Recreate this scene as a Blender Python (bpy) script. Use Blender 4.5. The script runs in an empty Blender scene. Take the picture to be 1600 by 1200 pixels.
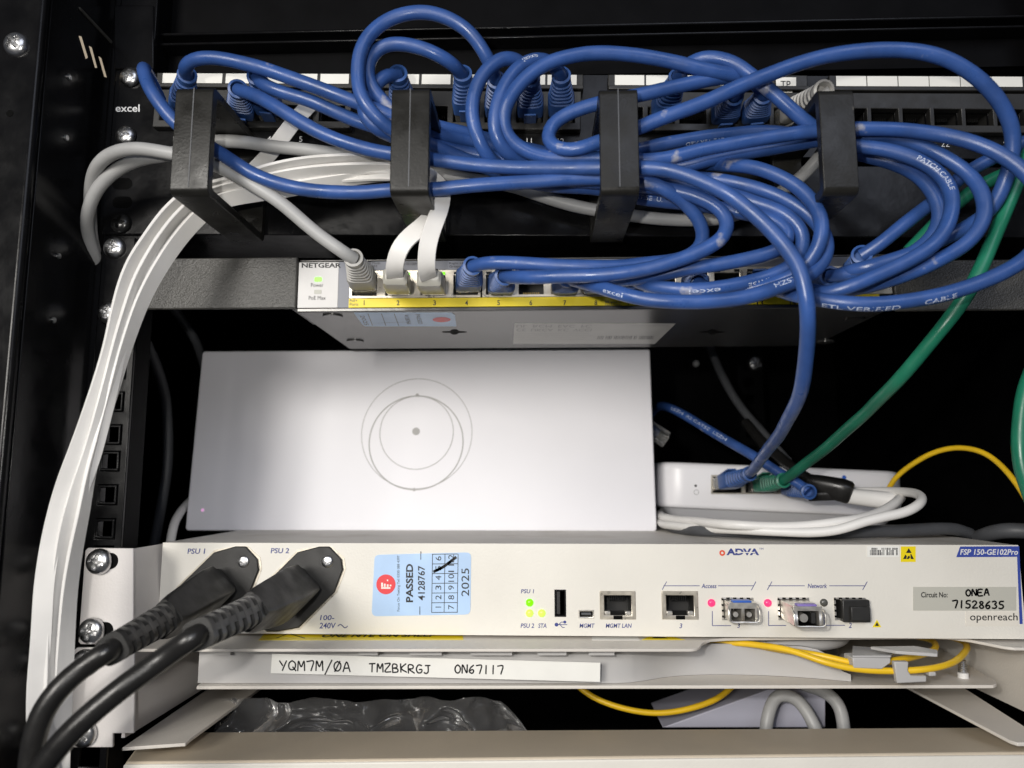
import bpy, bmesh, math, random
from mathutils import Vector, Matrix, Euler, noise
random.seed(7)
SC = bpy.context.scene
COL = SC.collection
K = 0.001                                   # every length below is in millimetres
# ------------------------------------------------------------------ camera, world, light, exposure
F, PITCH, YAW = 1150.0, math.radians(7.5), math.radians(2.0)     # focal length in photo pixels (1600 wide)
cam_d = bpy.data.cameras.new('camera')
cam = bpy.data.objects.new('camera', cam_d); COL.objects.link(cam)
cam.rotation_euler = (math.pi/2 + PITCH, 0, YAW)
cam_d.sensor_width = 36; cam_d.lens = F/1600*36
cam_d.clip_start = 0.01; cam_d.clip_end = 20
cam_d.dof.use_dof = True; cam_d.dof.focus_distance = 0.348; cam_d.dof.aperture_fstop = 8.5
SC.camera = cam
RM = Euler(cam.rotation_euler).to_matrix()

w = bpy.data.worlds.new('World'); SC.world = w; w.use_nodes = True
bg = w.node_tree.nodes['Background']
bg.inputs[0].default_value = (0.80, 0.86, 1.0, 1); bg.inputs[1].default_value = 0.07

def area(name, loc, target, size, power, color):
    d = bpy.data.lights.new(name, 'AREA'); d.shape = 'DISK'; d.size = size; d.energy = power; d.color = color
    o = bpy.data.objects.new(name, d); COL.objects.link(o)
    o.location = Vector(loc)*K
    o.rotation_euler = (Vector(target)-Vector(loc)).to_track_quat('-Z', 'Y').to_euler()
    return o
area('key_lamp', (-520, -760, 250), (20, 360, 30), 0.44, 11.5, (1.0, 0.96, 0.90))
area('phone_flash', (-42, -15, 34), (10, 360, 10), 0.012, 0.58, (1.0, 0.97, 0.92))
area('fill_lamp', (500, -1300, 900), (20, 360, 30), 1.1, 7.5, (0.80, 0.85, 1.0))  # broad cool fill behind the camera, added for soft ambient light
SC.view_settings.view_transform = 'Standard'; SC.view_settings.look = 'None'
SC.view_settings.exposure = 0; SC.view_settings.gamma = 1; SC.view_settings.use_curve_mapping = False

# ------------------------------------------------------------------ helpers
def P(px, py, Y):                           # the point at depth Y seen at a photo pixel
    d = RM @ Vector(((px-800)/F, -(py-600)/F, -1))
    return d*(Y/d.y)
def XP(px, py, Y): return P(px, py, Y).x
def ZP(px, py, Y): return P(px, py, Y).z

def lin(c):
    c /= 255
    return c/12.92 if c <= .04045 else ((c+.055)/1.055)**2.4
def rgb(r, g, b): return (lin(r), lin(g), lin(b), 1)

def mat(name, col, rough=.5, metal=0, var=0, vscale=60, bump=0, bscale=800, trans=0, spec=.5, emit=None, estr=0, coat=0, rvar=0, dust=None):
    m = bpy.data.materials.new(name); m.use_nodes = True
    nt = m.node_tree; b = nt.nodes['Principled BSDF']
    b.inputs['Base Color'].default_value = col; b.inputs['Roughness'].default_value = rough
    b.inputs['Metallic'].default_value = metal; b.inputs['Specular IOR Level'].default_value = spec
    b.inputs['Transmission Weight'].default_value = trans; b.inputs['Coat Weight'].default_value = coat
    if emit: b.inputs['Emission Color'].default_value = emit; b.inputs['Emission Strength'].default_value = estr
    tc = nt.nodes.new('ShaderNodeTexCoord')
    def nz(scale, detail=4):
        n = nt.nodes.new('ShaderNodeTexNoise'); n.inputs['Scale'].default_value = scale; n.inputs['Detail'].default_value = detail
        nt.links.new(tc.outputs['Object'], n.inputs['Vector']); return n
    if var:
        n = nz(vscale); r = nt.nodes.new('ShaderNodeMapRange')
        r.inputs['From Min'].default_value = .3; r.inputs['From Max'].default_value = .7
        r.inputs['To Min'].default_value = 1-var; r.inputs['To Max'].default_value = 1+var*.6
        nt.links.new(n.outputs['Fac'], r.inputs['Value'])
        mx = nt.nodes.new('ShaderNodeVectorMath'); mx.operation = 'SCALE'
        mx.inputs[0].default_value = col[:3]; nt.links.new(r.outputs['Result'], mx.inputs['Scale'])
        last = mx.outputs[0]
        if dust:
            n2 = nz(dust[1], 6); r2 = nt.nodes.new('ShaderNodeMapRange')
            r2.inputs['From Min'].default_value = dust[2]; r2.inputs['From Max'].default_value = dust[2]+.06
            r2.inputs['To Max'].default_value = dust[3]
            nt.links.new(n2.outputs['Fac'], r2.inputs['Value'])
            mm = nt.nodes.new('ShaderNodeMix'); mm.data_type = 'RGBA'
            nt.links.new(r2.outputs['Result'], mm.inputs['Factor']); nt.links.new(last, mm.inputs['A'])
            mm.inputs['B'].default_value = dust[0]; last = mm.outputs['Result']
        nt.links.new(last, b.inputs['Base Color'])
    if rvar:
        n = nz(vscale*1.7); r = nt.nodes.new('ShaderNodeMapRange')
        r.inputs['From Min'].default_value = .3; r.inputs['From Max'].default_value = .7
        r.inputs['To Min'].default_value = max(.02, rough-rvar); r.inputs['To Max'].default_value = rough+rvar
        nt.links.new(n.outputs['Fac'], r.inputs['Value']); nt.links.new(r.outputs['Result'], b.inputs['Roughness'])
    if bump:
        n = nz(bscale, 3); bp = nt.nodes.new('ShaderNodeBump'); bp.inputs['Strength'].default_value = bump
        bp.inputs['Distance'].default_value = 0.0004
        nt.links.new(n.outputs['Fac'], bp.inputs['Height']); nt.links.new(bp.outputs['Normal'], b.inputs['Normal'])
    return m

M = dict(
    black=mat('black_paint', (.005, .005, .0055, 1), .22, bump=.10, bscale=330, var=.3, rvar=.06, spec=.2),
    blackin=mat('black_interior', (.003, .003, .0035, 1), .55, var=.3, spec=.06),
    plastic=mat('black_plastic', (.018, .0175, .0165, 1), .46, var=.25, vscale=90, bump=.12, bscale=1500, rvar=.1),
    hook=mat('hook_plastic', (.0125, .012, .0105, 1), .34, var=.25, vscale=70, dust=((.16, .15, .13, 1), 210, .74, .5), bump=.15, bscale=900, rvar=.1, spec=.3),
    rubber=mat('black_rubber', (.012, .0115, .011, 1), .34, var=.25, vscale=90, bump=.15, bscale=1300, rvar=.08),
    powder=mat('textured_paint', (.062, .060, .055, 1), .40, var=.2, vscale=500, bump=1.0, bscale=1100),
    blue=mat('blue_jacket', (.030, .080, .265, 1), .38, var=.25, vscale=70, bump=.16, bscale=420, rvar=.14, dust=((.40, .39, .40, 1), 70, .665, .7)),
    blueboot=mat('blue_boot', (.032, .090, .28, 1), .42, var=.15, vscale=90),
    green=mat('green_jacket', (.012, .16, .092, 1), .36, var=.2, vscale=60, rvar=.1, bump=.1, bscale=500),
    grey=mat('grey_jacket', (.38, .38, .375, 1), .45, var=.12, vscale=60, bump=.1, bscale=500),
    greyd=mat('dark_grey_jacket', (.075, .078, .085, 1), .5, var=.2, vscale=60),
    white=mat('white_jacket', (.74, .725, .70, 1), .42, var=.05, vscale=60),
    yellow=mat('yellow_fibre_jacket', (.84, .53, .016, 1), .4, var=.12, vscale=60),
    cream=mat('cream_paint', (.75, .722, .655, 1), .42, var=.05, vscale=25, bump=.25, bscale=900, rvar=.05),
    offwhite=mat('off_white_paint', (.68, .64, .58, 1), .45, var=.05, vscale=30, bump=.25, bscale=900),
    earwhite=mat('ear_white_paint', (.66, .63, .61, 1), .45, var=.04, vscale=30, bump=.2, bscale=900),
    greytray=mat('grey_tray_plastic', (.46, .45, .44, 1), .48, var=.05, vscale=40),
    dirty=mat('dusty_paint', (.60, .57, .52, 1), .5, var=.12, vscale=22, bump=.2, bscale=600, dust=((.36, .31, .24, 1), 16, .56, .35)),
    beige=mat('beige_paint', (.60, .52, .405, 1), .36, var=.06, vscale=25, bump=.2, bscale=700),
    routerw=mat('white_router_plastic', (.80, .79, .825, 1), .38, var=.02, vscale=20),
    devw=mat('white_device_plastic', (.82, .81, .83, 1), .35, var=.02, vscale=20),
    devg=mat('grey_device_base', (.50, .50, .52, 1), .4, var=.03, vscale=20),
    chassis=mat('grey_chassis_metal', (.10, .098, .095, 1), .26, metal=.55, var=.06, vscale=40, bump=.08, bscale=900),
    swfront=mat('silver_grey_front', (.60, .59, .58, 1), .4, var=.04, vscale=80),
    slate=mat('slate_front', (.17, .18, .215, 1), .42, var=.05, vscale=80),
    portmetal=mat('port_shield', (.62, .57, .48, 1), .35, metal=.7, var=.12, vscale=200, rvar=.1),
    yellowp=mat('yellow_print', (.84, .66, .006, 1), .42, var=.03, vscale=60),
    steel=mat('zinc_steel', (.66, .66, .66, 1), .30, metal=1, var=.2, vscale=220, bump=.12, bscale=500, rvar=.06),
    dsteel=mat('black_zinc', (.05, .05, .05, 1), .25, metal=.8, var=.2, vscale=200),
    chrome=mat('bright_shield_metal', (.70, .67, .61, 1), .36, metal=.8, var=.2, vscale=260, rvar=.08),
    gold=mat('gold_contacts', (.75, .5, .15, 1), .25, metal=1),
    clear=mat('clear_plug_plastic', (.85, .84, .80, 1), .12, trans=.85, spec=.6),
    hole=mat('hole_black', (.003, .003, .003, 1), .7, spec=.05),
    inkw=mat('white_ink', (.74, .74, .74, 1), .5),
    inkc=mat('cable_print', (.52, .58, .72, 1), .5),
    inkb=mat('blue_ink', (.035, .05, .22, 1), .5),
    inkk=mat('black_ink', (.012, .012, .014, 1), .5),
    inkg=mat('grey_ink', (.10, .10, .10, 1), .5),
    inkl=mat('light_grey_ink', (.34, .33, .33, 1), .5),
    logog=mat('logo_grey_ink', (.36, .35, .34, 1), .45),
    bluep=mat('blue_badge', (.04, .07, .34, 1), .45),
    paper=mat('white_label', (.80, .79, .74, 1), .5, var=.04, vscale=80),
    paperd=mat('label_grey', (.50, .49, .43, 1), .5),
    silver=mat('silver_label', (.52, .51, .48, 1), .36, var=.05, vscale=90),
    sticker=mat('light_blue_sticker', (.45, .62, .86, 1), .35, var=.08, vscale=60, bump=.2, bscale=120),
    red=mat('red_print', (.75, .05, .06, 1), .4),
    redo=mat('orange_red_print', (.72, .09, .035, 1), .4),
    tan=mat('vent_glow', (.55, .46, .34, 1), .5, emit=(.9, .75, .55, 1), estr=.35),  # glow put into the colour for the bright room beyond the vent
    ledg=mat('green_led', (.05, .25, .0, 1), .3, emit=(.20, .95, .0, 1), estr=1.3),
    ledy=mat('lime_led', (.2, .3, .05, 1), .3, emit=(.60, .95, .10, 1), estr=1.1),
    ledp=mat('pink_led', (.3, .02, .08, 1), .25, emit=(1.0, .05, .20, 1), estr=.85),
    ledoff=mat('dark_led', (.10, .10, .09, 1), .2),
    ledgrey=mat('unlit_led', (.42, .42, .37, 1), .4),
    purple=mat('purple_tab', (.24, .18, .50, 1), .4),
    bluetab=mat('blue_tab', (.03, .12, .50, 1), .4),
    bag=mat('clear_bag', (.85, .85, .86, 1), .13, trans=.93, spec=.7),
    lav=mat('pale_box', (.42, .42, .50, 1), .5),
)
# the bag film: thin clear plastic
b = M['bag'].node_tree.nodes['Principled BSDF']; b.inputs['IOR'].default_value = 1.28

class MB:
    def __init__(s): s.v = []; s.f = []
    def add(s, vs, fs):
        n = len(s.v); s.v += [Vector(v) for v in vs]; s.f += [[i+n for i in f] for f in fs]; return s
    def box(s, x0, x1, y0, y1, z0, z1):
        x0, x1 = sorted((x0, x1)); y0, y1 = sorted((y0, y1)); z0, z1 = sorted((z0, z1))
        vs = [(x, y, z) for z in (z0, z1) for y in (y0, y1) for x in (x0, x1)]
        return s.add(vs, [(0, 2, 3, 1), (4, 5, 7, 6), (0, 1, 5, 4), (2, 6, 7, 3), (0, 4, 6, 2), (1, 3, 7, 5)])
    def prism(s, poly, d):                  # poly: 3-D ring, d: extrusion vector
        n = len(poly); d = Vector(d); vs = [Vector(p) for p in poly]; vs += [p+d for p in vs]
        nrm = sum(((vs[i]-vs[0]).cross(vs[(i+1) % n]-vs[0]) for i in range(1, n-1)), Vector())
        fs = [list(range(n)), list(range(2*n-1, n-1, -1))] + [((i+1) % n, i, i+n, (i+1) % n+n) for i in range(n)]
        if nrm.dot(d) > 0: fs = [f[::-1] if isinstance(f, list) else tuple(f[::-1]) for f in fs]
        return s.add(vs, fs)
    def px(s, pts, Y, depth):               # a polygon given in photo pixels on the plane Y, extruded by depth
        return s.prism([P(a, b, Y) for a, b in pts], (0, depth, 0))
    def rpx(s, x0, y0, x1, y1, Y, depth): return s.px([(x0, y0), (x1, y0), (x1, y1), (x0, y1)], Y, depth)
    def sweep(s, rings, cap=True, closed=False):
        n = len(rings[0]); b = len(s.v); fs = []
        for r in rings: s.v += [Vector(p) for p in r]
        m = len(rings)
        for i in range(m if closed else m-1):
            for j in range(n):
                j2 = (j+1) % n; i2 = (i+1) % m
                fs.append([b+i*n+j, b+i*n+j2, b+i2*n+j2, b+i2*n+j])
        if cap and not closed: fs += [[b+j for j in range(n)][::-1], [b+(m-1)*n+j for j in range(n)]]
        s.f += fs; return s
    def tube(s, path, r, sides=12, cap=True, closed=False):
        rr = r if callable(r) else (lambda t: r)
        fr = frames(path, closed); L = len(path)-1
        return s.sweep([[p + (n*math.cos(a)+bn*math.sin(a))*rr(i/max(L, 1)) for a in (2*math.pi*k/sides for k in range(sides))] for i, (p, t, n, bn) in enumerate(fr)], cap, closed)
    def cyl(s, a, b, r, sides=20, r2=None):
        a, b = Vector(a), Vector(b)
        return s.tube([a, b], (lambda t: r+(r2-r)*t) if r2 is not None else r, sides)
    def stroke(s, pts, wd, n=Vector((0, -1, 0))):   # a flat inked line
        for a, b in zip(pts, pts[1:]):
            a, b = Vector(a), Vector(b); t = b-a
            if t.length < 1e-6: continue
            q = t.normalized().cross(n)*wd/2; e = t.normalized()*wd*.3
            s.add([a-e-q, b+e-q, b+e+q, a-e+q], [(0, 1, 2, 3)])
        return s
    def ring(s, c, r, wd, sides=72, a0=0, a1=2*math.pi, sx=1, sz=1):
        c = Vector(c); n = len(s.v)
        for k in range(sides+1):
            a = a0+(a1-a0)*k/sides
            for q in (r-wd/2, r+wd/2): s.v.append(c+Vector((q*sx*math.cos(a), 0, q*sz*math.sin(a))))
        s.f += [[n+2*k, n+2*k+1, n+2*k+3, n+2*k+2] for k in range(sides)]; return s
    def disc(s, c, r, sides=28, n=(0, -1, 0)):
        c = Vector(c); n = Vector(n).normalized(); u = n.orthogonal().normalized(); v = n.cross(u)
        return s.add([c+(u*math.cos(2*math.pi*k/sides)+v*math.sin(2*math.pi*k/sides))*r for k in range(sides)], [list(range(sides))])
    def plate(s, xs, zs, holes, y0, y1):    # a sheet with rectangular openings: cells (i, j) in holes are left out
        nx, nz = len(xs)-1, len(zs)-1
        solid = lambda i, j: 0 <= i < nx and 0 <= j < nz and (i, j) not in holes
        for i in range(nx):
            for j in range(nz):
                if not solid(i, j): continue
                a, b, c, d = xs[i], xs[i+1], zs[j], zs[j+1]
                s.add([(a, y0, c), (b, y0, c), (b, y0, d), (a, y0, d)], [(0, 1, 2, 3)])
                s.add([(a, y1, c), (b, y1, c), (b, y1, d), (a, y1, d)], [(3, 2, 1, 0)])
                if not solid(i-1, j): s.add([(a, y0, c), (a, y0, d), (a, y1, d), (a, y1, c)], [(0, 1, 2, 3)])
                if not solid(i+1, j): s.add([(b, y0, c), (b, y1, c), (b, y1, d), (b, y0, d)], [(0, 1, 2, 3)])
                if not solid(i, j-1): s.add([(a, y0, c), (a, y1, c), (b, y1, c), (b, y0, c)], [(0, 1, 2, 3)])
                if not solid(i, j+1): s.add([(a, y0, d), (b, y0, d), (b, y1, d), (a, y1, d)], [(0, 1, 2, 3)])
        return s
    def xf(s, m): s.v = [m @ v for v in s.v]; return s
    def obj(s, name, m, parent=None, bevel=0, seg=2, smooth=False, weld=False, ang=40):
        me = bpy.data.meshes.new(name)
        me.from_pydata([v*K for v in s.v], [], s.f); me.validate()
        bm = bmesh.new(); bm.from_mesh(me)
        if weld: bmesh.ops.remove_doubles(bm, verts=bm.verts, dist=1e-6)
        bmesh.ops.recalc_face_normals(bm, faces=bm.faces); bm.to_mesh(me); bm.free()
        me.materials.append(m if not isinstance(m, str) else M[m])
        if smooth or bevel:
            me.polygons.foreach_set('use_smooth', [True]*len(me.polygons))
            me.set_sharp_from_angle(angle=math.radians(ang))
        o = bpy.data.objects.new(name, me); COL.objects.link(o)
        if parent is not None: adopt(o, parent)
        if bevel:
            bv = o.modifiers.new('edge', 'BEVEL'); bv.width = bevel*K; bv.segments = seg; bv.limit_method = 'ANGLE'; bv.angle_limit = math.radians(35)
        return o
def adopt(o, parent):
    o.parent = parent
    if parent.type == 'EMPTY': o.matrix_parent_inverse = Matrix.Translation(-parent.location)

def thing(name, label, cat, loc, group=None):
    o = bpy.data.objects.new(name, None); COL.objects.link(o); o.location = Vector(loc)*K
    o.empty_display_size = .01
    return tag(o, label, cat, group)
def tag(o, label, cat, group=None, kind=None):
    o['label'] = label; o['category'] = cat
    if group: o['group'] = group
    if kind: o['kind'] = kind
    return o

def frames(path, closed=False):
    n = len(path); out = []; nv = None
    for i, p in enumerate(path):
        a = path[i-1] if (i > 0 or closed) else p; b = path[(i+1) % n] if (i < n-1 or closed) else p
        t = (b-a).normalized()
        if nv is None: nv = t.orthogonal().normalized()
        else: nv = (nv - t*nv.dot(t)).normalized()
        out.append((p, t, nv, t.cross(nv)))
    return out
def spline(pts, step=2.2, closed=False):    # centripetal Catmull-Rom through 3-D points
    q = [Vector(p) for p in pts]; out = []
    q = [q[0]*2-q[1]] + q + [q[-1]*2-q[-2]]
    for i in range(1, len(q)-2):
        p0, p1, p2, p3 = q[i-1:i+3]
        t0 = 0; t1 = t0+max((p1-p0).length, .01)**.5; t2 = t1+max((p2-p1).length, .01)**.5; t3 = t2+max((p3-p2).length, .01)**.5
        n = max(2, int((p2-p1).length/step))
        for k in range(n):
            t = t1+(t2-t1)*k/n
            a1 = p0*((t1-t)/(t1-t0))+p1*((t-t0)/(t1-t0)); a2 = p1*((t2-t)/(t2-t1))+p2*((t-t1)/(t2-t1)); a3 = p2*((t3-t)/(t3-t2))+p3*((t-t2)/(t3-t2))
            b1 = a1*((t2-t)/(t2-t0))+a2*((t-t0)/(t2-t0)); b2 = a2*((t3-t)/(t3-t1))+a3*((t-t1)/(t3-t1))
            out.append(b1*((t2-t)/(t2-t1))+b2*((t-t1)/(t2-t1)))
    return out+[q[-2]]
def smooth_path(p, it=3):
    for _ in range(it): p = [p[0]]+[(p[i-1]+p[i]*2+p[i+1])/4 for i in range(1, len(p)-1)]+[p[-1]]
    return p

# writing -------------------------------------------------------------
def glyphs(s, bold=0, shear=0, spacing=1):
    c = bpy.data.curves.new('t', 'FONT'); c.body = s; c.size = 1; c.offset = bold; c.shear = shear; c.space_character = spacing; c.resolution_u = 3
    o = bpy.data.objects.new('t', c); me = bpy.data.meshes.new_from_object(o)
    vs = [v.co.copy() for v in me.vertices]; fs = [list(p.vertices) for p in me.polygons]
    bpy.data.objects.remove(o); bpy.data.meshes.remove(me); bpy.data.curves.remove(c)
    x0 = min(v.x for v in vs); x1 = max(v.x for v in vs); y0 = min(v.y for v in vs); y1 = max(v.y for v in vs)
    return [((v.x-x0)/(x1-x0), (v.y-y0)/(y1-y0)) for v in vs], fs, (x1-x0)/(y1-y0)
def textq(mb, s, O, U, V, n=Vector((0, -1, 0)), lift=.12, **kw):
    g, fs, _ = glyphs(s, **kw); O, U, V = Vector(O), Vector(U), Vector(V)
    if U.cross(V).dot(n) < 0: fs = [f[::-1] for f in fs]
    return mb.add([O+U*a+V*b+n*lift for a, b in g], fs)
def txt(mb, s, x0, y0, x1, y1, Y, rot=0, **kw):     # writing whose inked box spans these photo pixels on the plane Y
    if rot == 90: O = P(x1, y1, Y); return textq(mb, s, O, P(x1, y0, Y)-O, P(x0, y1, Y)-O, **kw)
    O = P(x0, y1, Y); return textq(mb, s, O, P(x1, y1, Y)-O, P(x0, y0, Y)-O, **kw)
HAND = {'Y': [[(0, 1), (.45, .5)], [(1, 1), (.4, 0)]], 'Q': [[(.5, 1), (.1, .8), (0, .4), (.2, .1), (.6, .05), (.95, .3), (.95, .75), (.5, 1)], [(.6, .35), (1.05, -.05)]],
 'M': [[(0, 0), (.12, 1), (.5, .4), (.9, 1), (1, 0)]], '7': [[(0, .95), (.95, 1), (.6, 0)]], '/': [[(1, 1.2), (0, -.3)]],
 'O': [[(.5, 1), (.1, .8), (0, .4), (.2, .08), (.6, 0), (.95, .3), (.95, .75), (.5, 1)]], 'A': [[(0, 0), (.5, 1), (1, 0)], [(.2, .35), (.85, .38)]],
 'T': [[(0, .97), (1, 1)], [(.5, .98), (.45, 0)]], 'Z': [[(0, .95), (.9, 1), (0, .02), (1, 0)]], '2': [[(0, .8), (.4, 1), (.85, .8), (.5, .4), (0, .02), (1, .05)]],
 'B': [[(0, 0), (.05, 1), (.7, .9), (.7, .6), (.1, .52), (.85, .4), (.85, .08), (0, 0)]], 'K': [[(0, 1), (.05, 0)], [(.9, 1), (.1, .45), (1, 0)]],
 'R': [[(0, 0), (.05, 1), (.8, .9), (.75, .55), (.1, .5), (1, 0)]], 'G': [[(.9, .9), (.4, 1), (0, .5), (.3, .02), (.9, .1), (.95, .45), (.5, .42)]],
 'J': [[(.2, .98), (1, 1)], [(.65, 1), (.65, .15), (.35, 0), (0, .15)]], 'N': [[(0, 0), (.08, 1), (.85, .05), (.95, 1)]], '6': [[(.8, 1), (.2, .65), (0, .25), (.4, 0), (.85, .2), (.7, .48), (.1, .35)]],
 '1': [[(.5, 1), (.45, 0)]], '3': [[(0, .9), (.5, 1), (.85, .78), (.4, .55), (.9, .35), (.6, .02), (0, .08)]], '5': [[(.9, 1), (.2, .98), (.1, .6), (.7, .55), (.9, .25), (.5, 0), (0, .08)]],
 '8': [[(.5, .55), (.1, .8), (.5, 1), (.85, .8), (.5, .55), (.05, .25), (.45, 0), (.95, .22), (.5, .55)]], 'E': [[(.9, 1), (.05, .97), (0, 0), (.95, .03)], [(.02, .5), (.7, .52)]],
 '0': [[(.5, 1), (.1, .8), (0, .4), (.2, .08), (.6, 0), (.95, .3), (.95, .75), (.5, 1)], [(.85, 1.02), (.1, -.05)]]}
def hand(mb, s, x0, y0, x1, y1, Y, wd, tilt=0, lift=.15):
    n = len(s); cw = (x1-x0)/(n*1.32-.32)
    for i, ch in enumerate(s):
        if ch == ' ': continue
        ox = x0+i*cw*1.32; jy = random.uniform(-.06, .06)*(y1-y0)
        for line in HAND[ch]:
            pts = [P(ox+a*cw, y1+tilt*(ox-x0)-b*(y1-y0)+jy, Y)+Vector((0, -lift, 0)) for a, b in line]
            mb.stroke(smooth_path(spline(pts, .35), 2), wd)
    return mb

# screws --------------------------------------------------------------
def screw(c, r, name, parent, m='steel', ang=.5, h=None):
    """pan head with a cross recess, facing the viewer side (-Y); c is the centre of its seat"""
    h = h or r*.58; mb = MB(); NR, NA = 22, 96; c = Vector(c)
    rings = []
    for i in range(NR+1):
        q = 1-i/NR; ring = []
        for k in range(NA):
            a = 2*math.pi*k/NA
            y = h*(1-q**2.6)**.5 if q < 1 else 0
            ca = a+ang; u, v = q*math.cos(ca), q*math.sin(ca)
            arm = min(abs(u), abs(v)); lim = .15+.05*(1-q)
            d = max(0, min(1, (lim-arm)/.06))*max(0, min(1, (.62-q)/.1)); d = max(d, max(0, min(1, (.26-q)/.08)))
            ring.append(c+Vector((q*r*math.cos(a), -(y-d*h*.75), q*r*math.sin(a))))
        rings.append(ring)
    mb.sweep(rings[:-1]+[[rings[-1][0]]*NA], cap=False)
    return mb.obj(name, m, parent, smooth=True, ang=28)

# sockets and plugs ---------------------------------------------------
def loft_box(p0, ax, up, secs, sides=16):
    """sections (dist, half width, half height, squareness 0 round..1 box) along ax"""
    rt = ax.cross(up).normalized(); up = rt.cross(ax).normalized(); rings = []
    for d, hw, hh, sq in secs:
        ring = []
        for k in range(sides):
            a = 2*math.pi*(k+.5)/sides; ca, sa = math.cos(a), math.sin(a)
            e = 1-.86*sq; x = math.copysign(abs(ca)**e, ca); y = math.copysign(abs(sa)**e, sa)
            ring.append(p0+ax*d+rt*hw*x+up*hh*y)
        rings.append(ring)
    return rings
def plug(p0, p1, up, cable, bootmat='blueboot', plain=False):
    """modular plug at the socket p0, its strain-relief boot ending at p1 where the cable starts"""
    p0, p1, up = Vector(p0), Vector(p1), Vector(up)
    ax = p1-p0; L = ax.length; ax.normalize()
    mb = MB().sweep(loft_box(p0, ax, up, [(-6, 5.7, 3.9, 1), (L*.36, 5.7, 3.9, 1)], 16))
    body = mb.obj('plug', 'clear', cable)
    rt = ax.cross(up).normalized(); u2 = rt.cross(ax).normalized()
    pins = MB()
    for k in range(8):
        o = p0+rt*((k-3.5)*1.02)-u2*3.2
        pins.prism([o-ax*3-rt*.2, o-ax*3+rt*.2, o+ax*4+rt*.2, o+ax*4-rt*.2], u2*1.2)
    pins.obj('contact', 'gold', body)['kind'] = 'stuff'
    secs = [(L*.30, 6.2, 4.6, .85), (L*.52, 6.4, 4.9, .7)]
    n = 7
    for k in range(n):
        t = k/(n-1); d = L*(.54+.42*t); r = 6.0+(4.2-6.0)*t; rh = 4.9+(4.1-4.9)*t; sq = .6*(1-t)
        secs += [(d, r, rh, sq), (d+L*.028, r, rh, sq), (d+L*.034, r-.75, rh-.75, sq), (d+L*.055, r-.75, rh-.75, sq)]
    secs += [(L*1.0, 4.4, 4.4, 0), (L*1.05, 4.4, 4.4, 0), (L*1.06, 3.3, 3.3, 0), (L*.95, 3.0, 3.0, 0)]
    if plain: secs = [(L*.30, 5.9, 4.2, .9), (L*.75, 5.9, 4.4, .85), (L*.97, 5.4, 3.6, .8), (L*1.0, 4.4, 2.0, .6)]
    bo = MB().sweep(loft_box(p0, ax, up, secs, 20)).obj('boot', bootmat, cable, smooth=True, ang=35)
    lt = MB(); a = p0+ax*(-2)+u2*4.0; b_ = p0+ax*(L*.5)+u2*6.6
    lt.sweep([[q+rt*hw*sx+u2*hh*sy for sx, sy in ((-1, -1), (1, -1), (1, 1), (-1, 1))] for q, hw, hh in ((a, 2.9, .5), (p0+ax*(L*.28)+u2*5.6, 2.9, .5), (b_, 2.9, .5))])
    lt.obj('latch', bootmat if not plain else 'clear', cable, bevel=.25)
    return ax

class Cable:
    """one lead: jacket plus plugs; points are (photo x, photo y, depth)"""
    def __init__(s, name, label, pts, r=2.92, m='blue', group=None, cat='cable', sides=14):
        s.c = [P(*p) for p in pts]
        s.root = thing(name, label, cat, s.c[len(s.c)//2], group)
        sd = random.uniform(0, 90); q = smooth_path(spline(s.c), 4); nq = len(q)
        s.path = [p+noise.noise_vector(Vector((i*.10, sd, 0)))*(.45*min(1, i/8, (nq-1-i)/8)) for i, p in enumerate(q)]; s.r = r; s.m = m; s.sides = sides
        s.acc = [0]
        for a, b in zip(s.path, s.path[1:]): s.acc.append(s.acc[-1]+(b-a).length)
        nn = len(s.path)
        MB().tube(s.path, lambda t: r*(1+.035*noise.noise(Vector((t*nn*.16, sd, 5)))), sides).obj('jacket', m, s.root, smooth=True)
    def at(s, d):
        d = max(0, min(s.acc[-1]-.01, d)); i = max(k for k in range(len(s.acc)-1) if s.acc[k] <= d)
        f = (d-s.acc[i])/max(1e-6, s.acc[i+1]-s.acc[i]); a, b = s.path[i], s.path[i+1]
        i0, i1 = max(0, i-1), min(len(s.path)-1, i+2)
        return a+(b-a)*f, (s.path[i1]-s.path[i0]).normalized()
    def near(s, px, py):                    # arc length closest to a photo pixel
        best = None
        for k, p in enumerate(s.path):
            q = RM.transposed() @ p; x, y = 800-F*q.x/q.z, 600+F*q.y/q.z
            d = (x-px)**2+(y-py)**2
            if best is None or d < best[0]: best = (d, s.acc[k])
        return best[1]
    def write(s, text, px, py, length, flip=False, roll=0, h=1.9, bold=.0):
        """printed along the jacket, centred at the photo pixel; flip turns it end for end"""
        g, fs, ar = glyphs(text, bold=bold); d0 = s.near(px, py); vs = []
        for a, b in g:
            x = (a-.5)*length; y = (b-.5)*h
            if flip: x, y = -x, -y
            p, t = s.at(d0+x); c = (-p-t*(-p).dot(t)).normalized(); e = t.cross(c)
            al = -y/s.r+roll
            vs.append(p+(c*math.cos(al)+e*math.sin(al))*(s.r+.07))
        MB().add(vs, fs).obj('lettering', 'inkc', s.root)
    def plug(s, p0, up, end=0, bootmat='blueboot', plain=False):
        plug(p0, s.c[0] if end == 0 else s.c[-1], up, s.root, bootmat, plain); return s
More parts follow.
